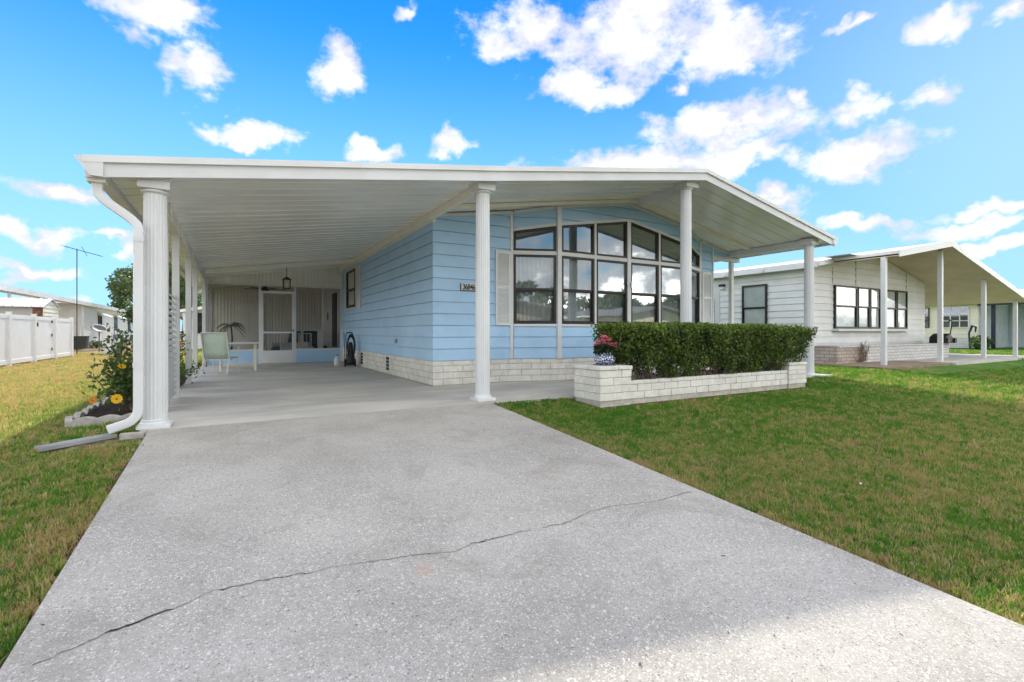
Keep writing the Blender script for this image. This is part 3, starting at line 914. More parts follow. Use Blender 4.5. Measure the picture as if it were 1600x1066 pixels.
# downspout at the front left corner
path = [(-1.13, 6.02, 2.44), (-1.13, 6.02, 2.36)]
for k in range(9):
    t = k/8; path.append((-1.13 + 0.325*sstep(0, 1, t), 6.02 - 0.05*t, 2.34 - 0.36*t))
path += [(-0.805, 5.965, 1.92), (-0.805, 5.965, 0.22)]
for k in range(1, 7):
    a = k/6*math.pi*0.44; path.append((-0.805 - 0.15*(1-math.cos(a)), 5.965 - 0.01*k/6, 0.22 - 0.155*math.sin(a)))
path += [(-0.99, 5.945, 0.048), (-1.035, 5.94, 0.034)]
def rect_sweep(path, wx, wy):
    """rectangular pipe in the x-z plane with rounded corners"""
    path = [Vector(p) for p in path]; vs = []; fs = []; m = len(path); n = 12
    sec = []
    for k in range(n):
        a = 2*math.pi*(k+0.5)/n
        c, s = math.cos(a), math.sin(a)
        sec.append((wx/2*math.copysign(abs(c)**0.35, c), wy/2*math.copysign(abs(s)**0.35, s)))
    for i, p in enumerate(path):
        d = (path[min(i+1, m-1)] - path[max(i-1, 0)]).normalized()
        s = Vector((0, 1, 0)); t = s.cross(d).normalized()
        for a, b in sec: vs.append(p + t*a + s*b)
    for i in range(m-1):
        for k in range(n): fs.append((i*n+k, i*n+(k+1) % n, (i+1)*n+(k+1) % n, (i+1)*n+k))
    fs.append(tuple(range(n-1, -1, -1))); fs.append(tuple((m-1)*n+k for k in range(n)))
    g = G(); g.add(vs, fs); return g
dsp = rect_sweep(path, 0.085, 0.068).build('downspout', WHITE, house, smooth=True)
for z in (1.86, 0.62):
    rect_sweep([(-0.805, 5.965, z), (-0.805, 5.965, z+0.05)], 0.093, 0.076).build('pipe_collar', WHITE, dsp, smooth=True)
G().box(-1.20, -1.06, 5.955, 6.085, 2.40, 2.44).build('gutter_outlet', CREAM, dsp)

# --- walls
LEFT = Plane((WX0, 16.64), (WX0, WY))                # runs towards the viewer, normal -x
FR_L = Plane((WX0, WY), (4.76, WY))
BAY_L = Plane((4.76, WY), (5.62, 7.90))
BAY = Plane((5.62, 7.90), (9.38, 7.90))
BAY_R = Plane((9.38, 7.90), (10.24, WY))
FR_R = Plane((10.24, WY), (WX1, WY))
INFILL = Plane((WX1, WY), (11.84, WY))
ZSILL, ZTR0, ZTR1, ZRAIL = 1.13, 2.50, 2.575, 1.82
core = G()
LEFT.box(core, 0, LEFT.len-0.01, 0.40, 3.10, -0.12, -0.005)
def px(pl, s): return (pl.p0 + pl.d*s).x
def top_poly(pl, s0, s1, z0, off=0.045, extra=()):
    """polygon from z0 up to the ceiling line (follows the gable)"""
    ss = [s0] + [s for s in extra if s0 < s < s1] + [s1]
    return [(s0, z0), (s1, z0)] + [(s, ceil_(px(pl, s)) - off) for s in reversed(ss)]
RIDGE_S = 7.52 - 5.62
for pl in (FR_L, FR_R): pl.poly(core, top_poly(pl, 0.0 if pl is FR_L else 0, pl.len, 0.40, 0.02), -0.12, -0.005)
for pl in (BAY_L, BAY, BAY_R):
    pl.box(core, 0.0, pl.len, 0.40, ZSILL, -0.10, -0.005)
def wtop(x): return ceil_(x) - 0.40
for pl in (BAY_L, BAY_R):
    pl.poly(core, [(0, wtop(px(pl, 0))), (pl.len, wtop(px(pl, pl.len))), (pl.len, ceil_(px(pl, pl.len))-0.02), (0, ceil_(px(pl, 0))-0.02)], -0.10, -0.005)
BAY.poly(core, [(0, wtop(5.62)), (RIDGE_S, wtop(7.52)), (RIDGE_S, ceil_(7.52)-0.02), (0, ceil_(5.62)-0.02)], -0.10, -0.005)
BAY.poly(core, [(RIDGE_S, wtop(7.52)), (BAY.len, wtop(9.38)), (BAY.len, ceil_(9.38)-0.02), (RIDGE_S, ceil_(7.52)-0.02)], -0.10, -0.005)
wall = core.build('wall', ROOM, house)
# the shell behind: right, back and inside walls, floor
sh = G().box(WX1-0.12, WX1, WY+0.01, 22.0, 0.0, 3.20).box(WX0+0.125, WX1-0.125, 21.8, 22.0, 0.0, 3.2)
sh.box(WX0+0.125, WX1-0.125, WY+0.02, 21.79, 0.38, 0.42)
sh.box(WX0, WX0+0.11, 16.65, 22.0, 0.0, 3.10)
sh.box(WX0+0.13, WX1-0.13, 13.0, 13.1, 0.43, 3.0)
sh.build('house_shell', WHITE, house)

siding(LEFT, [(0, SID0), (LEFT.len+0.004, SID0), (LEFT.len+0.004, 3.00), (0, 3.00)], wall, BLUE)
siding(FR_L, top_poly(FR_L, -0.020, FR_L.len-0.04, SID0), wall, BLUE)
siding(FR_R, top_poly(FR_R, 0.05, FR_R.len-0.015, SID0), wall, BLUE)
siding(INFILL, [(0.03, 2.945), (INFILL.len-0.02, 2.945), (INFILL.len-0.02, ceil_(11.82)-0.03), (0.03, ceil_(10.78)-0.03)], wall, BLUE)
for pl in (BAY_L, BAY_R):
    siding(pl, [(0.04, SID0), (pl.len-0.04, SID0), (pl.len-0.04, ZSILL-0.035), (0.04, ZSILL-0.035)], wall, BLUE)
    siding(pl, [(0.04, wtop(px(pl, .04))+0.035), (pl.len-0.04, wtop(px(pl, pl.len-.04))+0.035), (pl.len-.04, ceil_(px(pl, pl.len-.04))-0.045), (.04, ceil_(px(pl, .04))-0.045)], wall, BLUE)
siding(BAY, [(0.04, SID0), (BAY.len-0.04, SID0), (BAY.len-0.04, ZSILL-0.035), (0.04, ZSILL-0.035)], wall, BLUE)
siding(BAY, [(0.04, wtop(5.66)+0.035), (RIDGE_S, wtop(7.52)+0.035), (RIDGE_S, ceil_(7.52)-0.045), (0.04, ceil_(5.66)-0.045)], wall, BLUE)
siding(BAY, [(RIDGE_S+0.002, wtop(7.52)+0.035), (BAY.len-0.04, wtop(9.34)+0.035), (BAY.len-.04, ceil_(9.34)-0.045), (RIDGE_S+0.002, ceil_(7.52)-0.045)], wall, BLUE)

# white trims
def vtrim(pl, s, wd, z0, z1, t1=0.036, t0=-0.03): g = G(); pl.box(g, s-wd/2, s+wd/2, z0, z1, t0, t1); return g.build('trim', WHITE, wall)
def ptrim(pl, poly, t1=0.032, t0=-0.03): g = G(); pl.poly(g, poly, t0, t1); return g.build('trim', WHITE, wall)
vtrim(FR_L, FR_L.len-0.018, 0.065, SID0, ceil_(4.74)-0.03)
vtrim(FR_R, 0.025, 0.065, SID0, ceil_(10.27)-0.03)
G().box(5.60-0.02, 5.60+0.075, 7.842, 7.93, SID0-0.005, ceil_(5.62)-0.035).build('trim', WHITE, wall)
G().box(9.40-0.075, 9.40+0.02, 7.842, 7.93, SID0-0.005, ceil_(9.38)-0.035).build('trim', WHITE, wall)
vtrim(FR_R, FR_R.len-0.005, 0.03, SID0, ceil_(WX1)-0.03, 0.045)
def slope_trim(pl, s0, s1, f0, f1, h, t1=0.04):
    ptrim(pl, [(s0, f0), (s1, f1), (s1, f1+h), (s0, f0+h)], t1)
slope_trim(FR_L, 0.0, FR_L.len-0.055, ceil_(WX0)-0.075, ceil_(4.70)-0.075, 0.055, 0.045)
slope_trim(FR_R, 0.06, FR_R.len-0.022, ceil_(10.30)-0.075, ceil_(WX1)-0.075, 0.055, 0.045)
slope_trim(INFILL, 0.012, INFILL.len, ceil_(WX1)-0.075, ceil_(11.84)-0.075, 0.055, 0.045)
for pl in (BAY_L, BAY_R):
    slope_trim(pl, 0.045, pl.len-0.045, ceil_(px(pl, .045))-0.075, ceil_(px(pl, pl.len-.045))-0.075, 0.055)
    slope_trim(pl, 0.035, pl.len-0.04, wtop(px(pl, .035))-0.022, wtop(px(pl, pl.len-.04))-0.022, 0.055)
    g = G(); pl.box(g, 0.03, pl.len-0.03, ZTR0, ZTR1, -0.03, 0.034); g.build('trim', WHITE, wall)
    g = G(); pl.box(g, 0.03, pl.len-0.03, ZSILL-0.045, ZSILL, -0.03, 0.040); g.build('window_sill', WHITE, wall)
slope_trim(BAY, 0.06, RIDGE_S, ceil_(5.68)-0.075, ceil_(7.52)-0.075, 0.055)
slope_trim(BAY, RIDGE_S, BAY.len-0.06, ceil_(7.52)-0.075, ceil_(9.32)-0.075, 0.055)
slope_trim(BAY, 0.06, RIDGE_S, wtop(5.68)-0.022, wtop(7.52)-0.022, 0.055, 0.036)
slope_trim(BAY, RIDGE_S, BAY.len-0.06, wtop(7.52)-0.022, wtop(9.32)-0.022, 0.055, 0.036)
MUL = [0.0, 0.94, 1.88, 2.82, 3.76]
for i, s in enumerate(MUL[1:4]):
    wd = 0.10 if i == 1 else 0.05
    vtrim(BAY, s, wd, ZSILL-0.03 if i != 1 else SID0, wtop(5.62+s)-0.024, 0.034 if i != 1 else 0.040)
for k in range(4):
    a = MUL[k] + (0.075 if k == 0 else 0.052 if k == 2 else 0.027); b = MUL[k+1] - (0.075 if k == 3 else 0.052 if k == 1 else 0.027)
    g = G(); BAY.box(g, a, b, ZTR0, ZTR1, -0.03, 0.030); g.build('trim', WHITE, wall)
    g = G(); BAY.box(g, a, b, ZSILL-0.045, ZSILL, -0.03, 0.042); g.build('window_sill', WHITE, wall)
    window(BAY, [(a, ZSILL+0.002), (b, ZSILL+0.002), (b, ZTR0-0.002), (a, ZTR0-0.002)], house, rail=ZRAIL)
    window(BAY, [(a, ZTR1+0.002), (b, ZTR1+0.002), (b, wtop(5.62+b)-0.026), (a, wtop(5.62+a)-0.026)], house, name='transom_window')
for pl in (BAY_L, BAY_R):
    a, b = (0.035, pl.len-0.045) if pl is BAY_L else (0.045, pl.len-0.035)
    window(pl, [(a, ZSILL+0.002), (b, ZSILL+0.002), (b, ZTR0-0.002), (a, ZTR0-0.002)], house, rail=ZRAIL)
    window(pl, [(a, ZTR1+0.002), (b, ZTR1+0.002), (b, wtop(px(pl, b))-0.026), (a, wtop(px(pl, a))-0.026)], house, name='transom_window')
    curtain(pl, 0.10, pl.len-0.10, 0.60, 2.50, -0.15, house)
curtain(BAY, 0.12, 1.86, 0.60, 2.50, -0.14, house); curtain(BAY, 1.90, 3.64, 0.60, 2.50, -0.14, house)
# infill beam over the side porch and its rail
G().box(WX1+0.012, 11.86, 8.235, 8.36, 2.850, 2.943).build('beam', WHITE, house)
rail_ = G().tube([(11.62, 8.42, 1.03), (12.0, 8.40, 0.99), (12.35, 8.38, 0.80), (12.55, 8.36, 0.55)], 0.02, 8).tube([(12.3, 8.38, 0.84), (12.3, 8.38, -0.03)], 0.018, 8)
rail_.tube([(11.62, 8.42, 1.03), (10.80, 8.46, 1.03)], 0.018, 8).build('porch_handrail', WHITE, house, smooth=True)

# shutters
def shutter(pl, s0, s1, z0, z1, t0=0.024, rails=(1.84,)):
    wd = 0.045; g = G()
    pl.box(g, s0, s0+wd, z0, z1, t0, t0+0.03); pl.box(g, s1-wd, s1, z0, z1, t0, t0+0.03)
    zs = [z0] + [r-0.03 for r in rails] + [z1-0.06]
    for z in zs: pl.box(g, s0+wd, s1-wd, z, z+0.06, t0, t0+0.028)
    sh_ = g.build('shutter', WHITE, house)
    lv = G(); z = z0 + 0.07
    while z < z1 - 0.075:
        if not any(r-0.05 < z < r+0.03 for r in rails):
            lv.prism([pl.at(s0+wd, z, t0+0.020), pl.at(s0+wd, z+0.024, t0+0.006), pl.at(s0+wd, z+0.018, t0+0.002), pl.at(s0+wd, z-0.004, t0+0.014)], pl.d*(s1-s0-2*wd))
        z += 0.028
    pl.box(lv, s0+wd, s1-wd, z0+0.05, z1-0.05, t0-0.002, t0+0.003)
    lv.build('louvers', WHITE, sh_)
    return sh_
shutter(FR_L, 4.375-WX0, 4.70-WX0, 1.10, 2.55)
shutter(FR_R, 0.075, 0.45, 1.10, 2.50)

# window in the carport wall, its shutters
sy = lambda y: 16.64 - y
surf_window(LEFT, sy(15.55), sy(14.35), 1.70, 2.82, house, rail=2.24, fw=0.06)
g = G(); ring(LEFT, [(sy(15.60), 1.65), (sy(14.30), 1.65), (sy(14.30), 2.87), (sy(15.60), 2.87)], [(sy(15.55), 1.70), (sy(14.35), 1.70), (sy(14.35), 2.82), (sy(15.55), 2.82)], 0.0, 0.075, g)
g.build('window_trim', WHITE, house)
shutter(LEFT, sy(16.05), sy(15.64), 1.66, 2.86, rails=(2.26,)); shutter(LEFT, sy(14.26), sy(13.85), 1.66, 2.86, rails=(2.26,))

# painted brick skirting
COURSES = [0.118, 0.118, 0.118, 0.094]
skirt = G()
LEFT.box(skirt, 0, LEFT.len-0.001, -0.1, 0.446, -0.10, -0.001)
for pl in (FR_L, BAY_L, BAY, BAY_R, FR_R): pl.box(skirt, 0, pl.len, -0.1, 0.445, -0.09, -0.002)
skirt = skirt.build('foundation', MORTAR, house)
bricks(LEFT, 0.0, LEFT.len, 0.0, skirt, PBRICK, COURSES)
bricks(FR_L, -0.011, FR_L.len, 0.0, skirt, PBRICK, COURSES, phase=1, depth=0.06)
bricks(BAY_L, 0.0, BAY_L.len, 0.0, skirt, PBRICK, COURSES)
bricks(BAY, 0.0, BAY.len, 0.0, skirt, PBRICK, COURSES, phase=1)
bricks(BAY_R, 0.0, BAY_R.len, 0.0, skirt, PBRICK, COURSES)
bricks(FR_R, 0.0, FR_R.len, 0.0, skirt, PBRICK, COURSES, phase=1)
# foundation vents with scrolled grille
for y in (11.16, 13.75):
    v = G(); LEFT.box(v, sy(y)-0.13, sy(y)+0.13, 0.07, 0.40, 0.010, 0.019); v = v.build('vent', PBRICK, house)
    q = G()
    for a in (-0.075, 0.0, 0.075):
        for z in (0.12, 0.20, 0.28, 0.36):
            ringp = [LEFT.at(sy(y)+a+0.028*math.cos(t), z+0.030*math.sin(t), 0.022) for t in np.linspace(0, 2*math.pi, 10)]
            q.tube(ringp, 0.008, 5, cap=False)
    q.build('vent_grille', BLACK, v)
p = G(); c0 = Vector(LEFT.at(sy(10.45), 0.77, 0.0))
p.tube([c0, c0+Vector((-0.06, 0, 0))], 0.045, 12).build('pipe_outlet', M('grey_plastic', (0.30, 0.33, 0.37), 0.5), house, smooth=True)

# house number plaque
pq = G().box(3.640, 3.960, 8.205, 8.224, 1.735, 1.875).build('number_plaque', BLACK, house, bevel=0.004)
G().box(3.655, 3.960, 8.2005, 8.2045, 1.748, 1.875).build('plaque_face', WHITE, pq)
fc = bpy.data.curves.new('house_number', 'FONT'); fc.body = '36846'; fc.size = 0.148; fc.extrude = 0.004; fc.offset = 0.0025; fc.align_x = 'CENTER'
fc.space_character = 0.92
ft = bpy.data.objects.new('number_text', fc); COL.objects.link(ft)
bpy.context.view_layer.update()
nme = bpy.data.meshes.new_from_object(ft.evaluated_get(bpy.context.evaluated_depsgraph_get())); nme.name = 'house_number'
bpy.data.objects.remove(ft)
fo = link(bpy.data.objects.new('house_number', nme)); nme.materials.clear(); nme.materials.append(BLACK)
fo.location = (3.807, 8.194, 1.760); fo.rotation_euler = (R(90), 0, 0); fo.scale = (0.76, 1, 1); fo.parent = pq
# white butterfly ornament on the bay mullion
bf = G()
for s in (-1, 1):
    for (dx, dz, a, b) in ((0.045, 0.03, 0.042, 0.036), (0.036, -0.032, 0.030, 0.028)):
        n = 10
        bf.prism([(7.50+s*dx+a*math.cos(2*math.pi*k/n), 7.835, 2.00+dz+b*math.sin(2*math.pi*k/n)) for k in range(n)], (0, 0.008, 0))
bfo = bf.build('butterfly_ornament', M('ornament_white', (0.70, 0.72, 0.70), 0.4), house)
G().tube([(7.50, 7.830, 1.95), (7.50, 7.828, 2.05)], 0.007, 6).build('butterfly_body', BLACK, bfo)

# --- screened room at the back of the carport
SR = Plane((-0.665, 16.65), (3.10, 16.65))
scr = G().box(-0.69, -0.63, 16.63, 16.69, 0.0, 2.39)
for x in (0.71, 1.70): scr.box(x-0.03, x+0.03, 16.63, 16.69, 0.0, 2.39)
scr.box(3.06, 3.125, 16.63, 16.69, 0.0, 2.39)
for (a, b) in ((-0.63, 0.68), (1.73, 3.06)): scr.box(a, b, 16.635, 16.685, 0.405, 0.445)
scr.box(-0.69, 3.125, 16.625, 16.695, 2.391, 2.44)
room = scr.build('screen_room', WHITE, house)
for (a, b) in ((-0.63, 0.68), (1.73, 3.06)):
    for k in range(2):
        G().prism([(a, 16.64-0.012, 0.01+k*0.2), (a, 16.64, 0.01+k*0.2), (a, 16.64, 0.20+k*0.2), (a, 16.64-0.003, 0.20+k*0.2)], (b-a, 0, 0)).build('kick_board', BLUE, room)
    G().box(a, b, 16.648, 16.672, 0.0, 0.404).build('kick_wall', WHITE, room)
    G().box(a, b, 16.655, 16.656, 0.446, 2.39).build('insect_screen', SCREEN, room)
G().box(0.74, 1.67, 16.655, 16.656, 2.245, 2.39).build('insect_screen', SCREEN, room)
# corrugated infill over the header
CORR = M('corrugated_white', (0.78, 0.765, 0.71), 0.45, 0.04, 2.0, dirt=0.3, dirt_col=(0.52, 0.48, 0.4))
def corrugated(name, a, b, y, zlo, ztop, mat, parent, pitch=0.105, dep=0.018, ax='x', fixed=0.0):
    n = max(1, round((b-a)/pitch)); vs = []; fs = []
    for k in range(n):
        s = a + (b-a)*k/n; w_ = (b-a)/n
        for (ds, o) in ((0, 0), (0.55*w_, 0), (0.66*w_, dep), (0.9*w_, dep)):
            q = s + ds
            vs += [(q, y-o, zlo), (q, y-o, ztop(q))] if ax == 'x' else [(fixed+o, q, zlo), (fixed+o, q, ztop(q))]
    vs += [(b, y, zlo), (b, y, ztop(b))] if ax == 'x' else [(fixed, b, zlo), (fixed, b, ztop(b))]
    for k in range(len(vs)//2-1): fs.append((2*k, 2*k+2, 2*k+3, 2*k+1))
    g = G(); g.add(vs, fs); return g.build(name, mat, parent)
for k in range(4):
    a = -0.70 + k*0.955; b = a + 0.957
    corrugated('corrugated_panel', a, b, 16.66, 2.441, lambda x: ceil_(x)-0.006, CORR, room)
SHADEW = M('porch_wall_white', (0.80, 0.78, 0.74), 0.6, 0.04, 2.0, dirt=0.2)
for k in range(4):
    a = -0.70 + k*0.955; b = a + 0.957
    corrugated('wall_panel', a, b, 20.6, 0.0, lambda x: ceil_(x)-0.006, SHADEW, room)
corrugated('wall_panel', 16.70, 17.5, 0, 0.0, lambda y: ceil_(-0.69)-0.004, SHADEW, room, ax='y', fixed=-0.70)
G().box(-0.71, -0.67, 17.5, 20.6, 0.0, 0.60).build('kick_wall', WHITE, room)  # from here, screened side openings added to let daylight into the room
for y in (17.53, 19.05, 20.56): G().box(-0.72, -0.66, y-0.03, y+0.03, 0.601, 2.40).build('added_opening_post', WHITE, room)
G().box(-0.72, -0.66, 17.5, 20.6, 2.401, 2.50).build('added_opening_header', WHITE, room)
G().box(-0.69, -0.689, 17.56, 20.53, 0.601, 2.40).build('insect_screen', SCREEN, room)
# screen door
dr = G()
for (a, b, z0, z1) in ((0.742, 0.802, 0.012, 2.235), (1.608, 1.668, 0.012, 2.235), (0.802, 1.608, 2.165, 2.235), (0.802, 1.608, 0.93, 0.985), (0.802, 1.608, 0.012, 0.40)):
    dr.box(a, b, 16.612, 16.645, z0, z1)
door = dr.build('screen_door', WHITE, room)
G().box(0.802, 1.608, 16.628, 16.629, 0.40, 2.165).build('door_screen', SCREEN, door)
G().box(1.625, 1.650, 16.585, 16.612, 0.98, 1.06).build('door_handle', BLACK, door)
# white panelled door inside, on the back wall
d2 = G().box(0.10, 1.02, 20.54, 20.575, 0.0, 2.06).build('inner_door', SHADEW, room)
for (x0, x1) in ((0.2, 0.52), (0.6, 0.92)):
    for (z0, z1) in ((0.2, 0.8), (0.95, 1.9)): G().box(x0, x1, 20.525, 20.539, z0, z1).build('door_panel', SHADEW, d2, bevel=0.01)
# dark doorway with steps into the house from the screened room
G().box(3.10, 3.128, 17.6, 18.4, 0.45, 2.35).build('doorway', BLACK, room)
G().box(2.55, 2.62, 17.2, 18.0, 0.0, 1.05).build('step_side_panel', WHITE, room)
for k in range(2): G().box(2.63, 3.09, 17.25 + 0.3*k, 18.4, 0.0 + 0.2*k, 0.195 + 0.2*k).build('step', SHADEW, room)
# ------------------------------------------------------------------ planter with hedge and flower pot
SOIL = M('dark_mulch', (0.035, 0.022, 0.014), 0.95, 0.4, 12.0, 0.9, 60.0, 0.1)
BARK = M('branch_bark', (0.24, 0.175, 0.13), 0.9, 0.25, 20.0, 0.5, 90.0, 0.1)
planter = thing('brick_planter', 'low white painted brick planter with a square pedestal in front of the porch', 'planter', (6.95, 5.2, 0))
def pedestal(x0, x1, y0, y1, h):
    core = G().box(x0+0.014, x1-0.014, y0+0.014, y1-0.014, -0.1, h-0.052).build('pedestal', MORTAR, planter)
    rr = random.Random(int(x0*100))
    n = 4; ch = (h-0.055)/n
    for k in range(n):
        z0, z1 = k*ch+0.004, (k+1)*ch-0.004
        sp = x0 + (x1-x0)*(0.68 if k % 2 else 0.42); sq = y0 + (y1-y0)*(0.35 if k % 2 else 0.6)
        for (a, b, c, d) in ((x0, sp-0.004, y0, y0+0.09), (sp+0.004, x1, y0, y0+0.09), (x0, x0+0.09, y0+0.098, sq-0.004), (x0, x0+0.09, sq+0.004, y1),
                             (x1-0.09, x1, y0+0.098, sq), (x1-0.09, x1, sq+0.008, y1)):
            j = rr.uniform(-0.004, 0.004)
            G().box(a+(j if a == x0 else 0), b, c+(j if c == y0 else 0), d, z0, z1).build('brick', PBRICK, core, bevel=0.005)
    mx = (x0+x1)/2 + 0.04
    for (a, b, c, d) in ((x0-0.012, mx-0.004, y0-0.014, y0+0.28), (mx+0.004, x1+0.012, y0-0.014, y0+0.28), (x0-0.012, mx+0.08, y0+0.288, y1+0.01), (mx+0.088, x1+0.012, y0+0.288, y1+0.01)):
        G().box(a, b, c, d, h-0.05, h).build('cap_stone', PBRICK, core, bevel=0.006)
pedestal(4.41, 4.99, 5.19, 5.78, 0.485)
pedestal(8.93, 9.50, 5.19, 5.78, 0.40)
FRONTW = Plane((4.995, 5.23), (8.925, 5.23))
g = G(); FRONTW.box(g, 0, FRONTW.len, -0.1, 0.255, -0.12, -0.002)
pw = g.build('planter_wall', MORTAR, planter)
zt = bricks(FRONTW, 0.004, FRONTW.len-0.004, -0.005, pw, PBRICK, [0.105, 0.105, 0.06], blen=0.285, t=0.014, depth=0.08, gap=0.009, rng=random.Random(8))
G().box(5.0, 8.92, 5.36, 5.88, -0.05, 0.19).build('soil', SOIL, planter)
G().box(5.05, 8.90, 5.89, 5.98, -0.1, 0.26).build('planter_wall', PBRICK, planter)

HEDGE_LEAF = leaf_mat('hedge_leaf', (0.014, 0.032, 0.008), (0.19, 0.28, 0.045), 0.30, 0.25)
hedge = thing('boxwood_hedge', 'dense clipped green hedge growing out of the white brick planter', 'hedge', (7.3, 5.6, 0.19))
def hedge_points(n):
    out = []; tone = []
    while len(out) < n:
        k = 60000
        u = RNG.random((k, 3))
        x = 4.95 + u[:, 0]*4.95; y = 5.08 + u[:, 1]*1.02; z = 0.26 + u[:, 2]*0.86
        top = 1.09 - 0.045*(x-4.9)/5.2 + 0.018*np.sin(x*3.1+1) + 0.016*np.sin(x*7.7) + 0.012*np.sin(y*9+x*4)
        fz = np.clip((z-0.26)/0.82, 0, 1)
        wav = 0.05*np.sin(x*4.3+z*3.0) + 0.035*np.sin(x*9.1 - z*5)
        yc = 5.58; hy = 0.30 + 0.17*np.sqrt(fz) + wav*0.7
        xl = 5.10 - 0.16*np.sqrt(fz) + 0.04*np.sin(z*14+y*5); xr = 9.18 + 0.52*fz**0.55 + 0.04*np.sin(z*12+y*4)
        dx = np.minimum(x-xl, xr-x); dy = hy - np.abs(y-yc); dz = top - z
        e = np.minimum(np.minimum(dx, dy), dz)
        ok = e > -0.012 + 0.02*RNG.normal(size=k)
        # most leaves sit in the outer shell; the lower part is open and leggy
        p = np.where(e < 0.10, 1.0, 0.16)
        hole = np.sin(x*5.9+1.7)*np.sin(x*2.3+z*6.5) + 0.6*np.sin(x*13.1+z*9)
        low = np.clip((0.72-z)/0.38, 0, 1)
        p = p*np.where(hole > 0.95-1.15*low, 1-0.90*low - 0.15, 1.0)
        p = p*(1-0.35*low)
        ok &= RNG.random(k) < p
        out.extend(np.stack([x, y, z], 1)[ok]); 
        tn = 0.10 + 0.45*np.clip(1-dz/0.18, 0, 1) + 0.38*RNG.random(k)**2 + 0.20*np.sin(x*8.3+y*3)*np.sin(z*11+x*2.1) + 0.15*np.sin(x*21+z*5) - 0.2*np.clip(e/0.15, 0, 1)  # leaf tone carries a lit top and a shaded interior as colour
        tone.extend(tn[ok])
    return np.array(out[:n]), np.array(tone[:n])
hp, ht = hedge_points(58000)
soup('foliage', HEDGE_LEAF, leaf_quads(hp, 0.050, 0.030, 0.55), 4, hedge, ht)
rb = random.Random(4); g = G()
for k in range(26):
    x0 = 5.15 + k*0.16 + rb.uniform(-.05, .05); y0 = 5.56 + rb.uniform(-.08, .08)
    for j in range(4):
        x, y, z = x0, y0, 0.17; path = [(x, y, z)]; rs = [0.013]
        dx, dy = rb.uniform(-.12, .12), rb.uniform(-.14, .10)
        for q in range(5):
            z += rb.uniform(0.11, 0.17); x += dx*0.5 + rb.uniform(-.04, .04); y += dy*0.5 + rb.uniform(-.03, .03)
            y = min(max(y, 5.20), 5.95); x = min(max(x, 4.95), 9.7); path.append((x, y, min(z, 1.0))); rs.append(0.012-0.0018*q)
        g.tube(path, rs, 5)
g.build('branches', BARK, hedge, smooth=True)

# flower pot
def make_delft():
    m, t, b = principled('blue_and_white_glaze')
    P = t.n('ShaderNodeNewGeometry').outputs['Position']
    pw_ = t.vec('ADD', P, t.vec('SCALE', t.noise(P, 22.0, 2.0, out='Color'), s=0.03))
    d = t.voro(pw_, 30.0, feature='DISTANCE_TO_EDGE'); d2 = t.voro(pw_, 34.0)
    f = t.math('MAXIMUM', t.smooth(d, 0.20, 0.12), t.smooth(d2, 0.30, 0.22))
    t.put(b.inputs['Base Color'], t.mix(f, (0.74, 0.76, 0.80), (0.016, 0.030, 0.16)))
    b.inputs['Roughness'].default_value = 0.15
    return m
pot = thing('flower_pot', 'pink flowers in a round blue and white pot on the planter pedestal', 'flower pot', (4.73, 5.47, 0.485))
cx_, cy_, cz_ = 4.73, 5.47, 0.486
sc = lambda k: 1.0 + 0.05*math.cos(k*2*math.pi/8*1.0)
g = G(); g.lathe([(0.085, 0), (0.10, 0.005), (0.145, 0.05), (0.158, 0.085), (0.140, 0.125), (0.118, 0.142), (0.132, 0.165), (0.120, 0.160), (0.10, 0.13)], (cx_, cy_, cz_), 48)
g.build('pot', make_delft(), pot, smooth=True)
G().lathe([(0.16, 0.0), (0.17, 0.012)], (cx_, cy_, cz_-0.001), 24).build('saucer', M('saucer_grey', (0.2, 0.2, 0.22), 0.5), pot)
g = G()
for k in range(16):
    a0 = 2*math.pi*k/16
    g.prism([(cx_+0.118*math.cos(a0-.17), cy_+0.118*math.sin(a0-.17), cz_+0.150), (cx_+0.135*math.cos(a0), cy_+0.135*math.sin(a0), cz_+0.185), (cx_+0.118*math.cos(a0+.17), cy_+0.118*math.sin(a0+.17), cz_+0.150)], (-0.006*math.cos(a0), -0.006*math.sin(a0), 0.004))
g.build('pot_rim', WHITE, pot)
n = 620
a = RNG.random(n)*2*np.pi; rr = 0.15*np.sqrt(RNG.random(n)); zz = 0.16 + 0.13*RNG.random(n)
soup('leaves', leaf_mat('pot_leaf', (0.012, 0.028, 0.010), (0.04, 0.08, 0.02), 0.2), leaf_quads(np.stack([cx_+rr*np.cos(a), cy_+rr*np.sin(a), cz_+zz], 1), 0.06, 0.035), 4, pot, RNG.random(n))
PINK = leaf_mat('pink_petal', (0.62, 0.07, 0.16), (0.90, 0.36, 0.45), 0.3)
for k in range(28):
    a = rb.uniform(0, 6.28); rr = 0.145*math.sqrt(rb.random()); h = 0.27 + 0.12*(1-(rr/0.15)**2) + rb.uniform(-.03, .03)
    c = np.array([cx_+rr*math.cos(a), cy_+rr*math.sin(a), cz_+h]); q = []
    for j in range(11):
        t = 2*math.pi*j/11; d = np.array([math.cos(t), math.sin(t), rb.uniform(-.15, .6)]); s = np.array([-math.sin(t), math.cos(t), 0])
        L_ = rb.uniform(.045, .07)
        q += [c, c+d*L_*.55+s*.013, c+d*L_, c+d*L_*.55-s*.013]
    soup('flower', PINK, np.array(q), 4, pot, RNG.random(11))

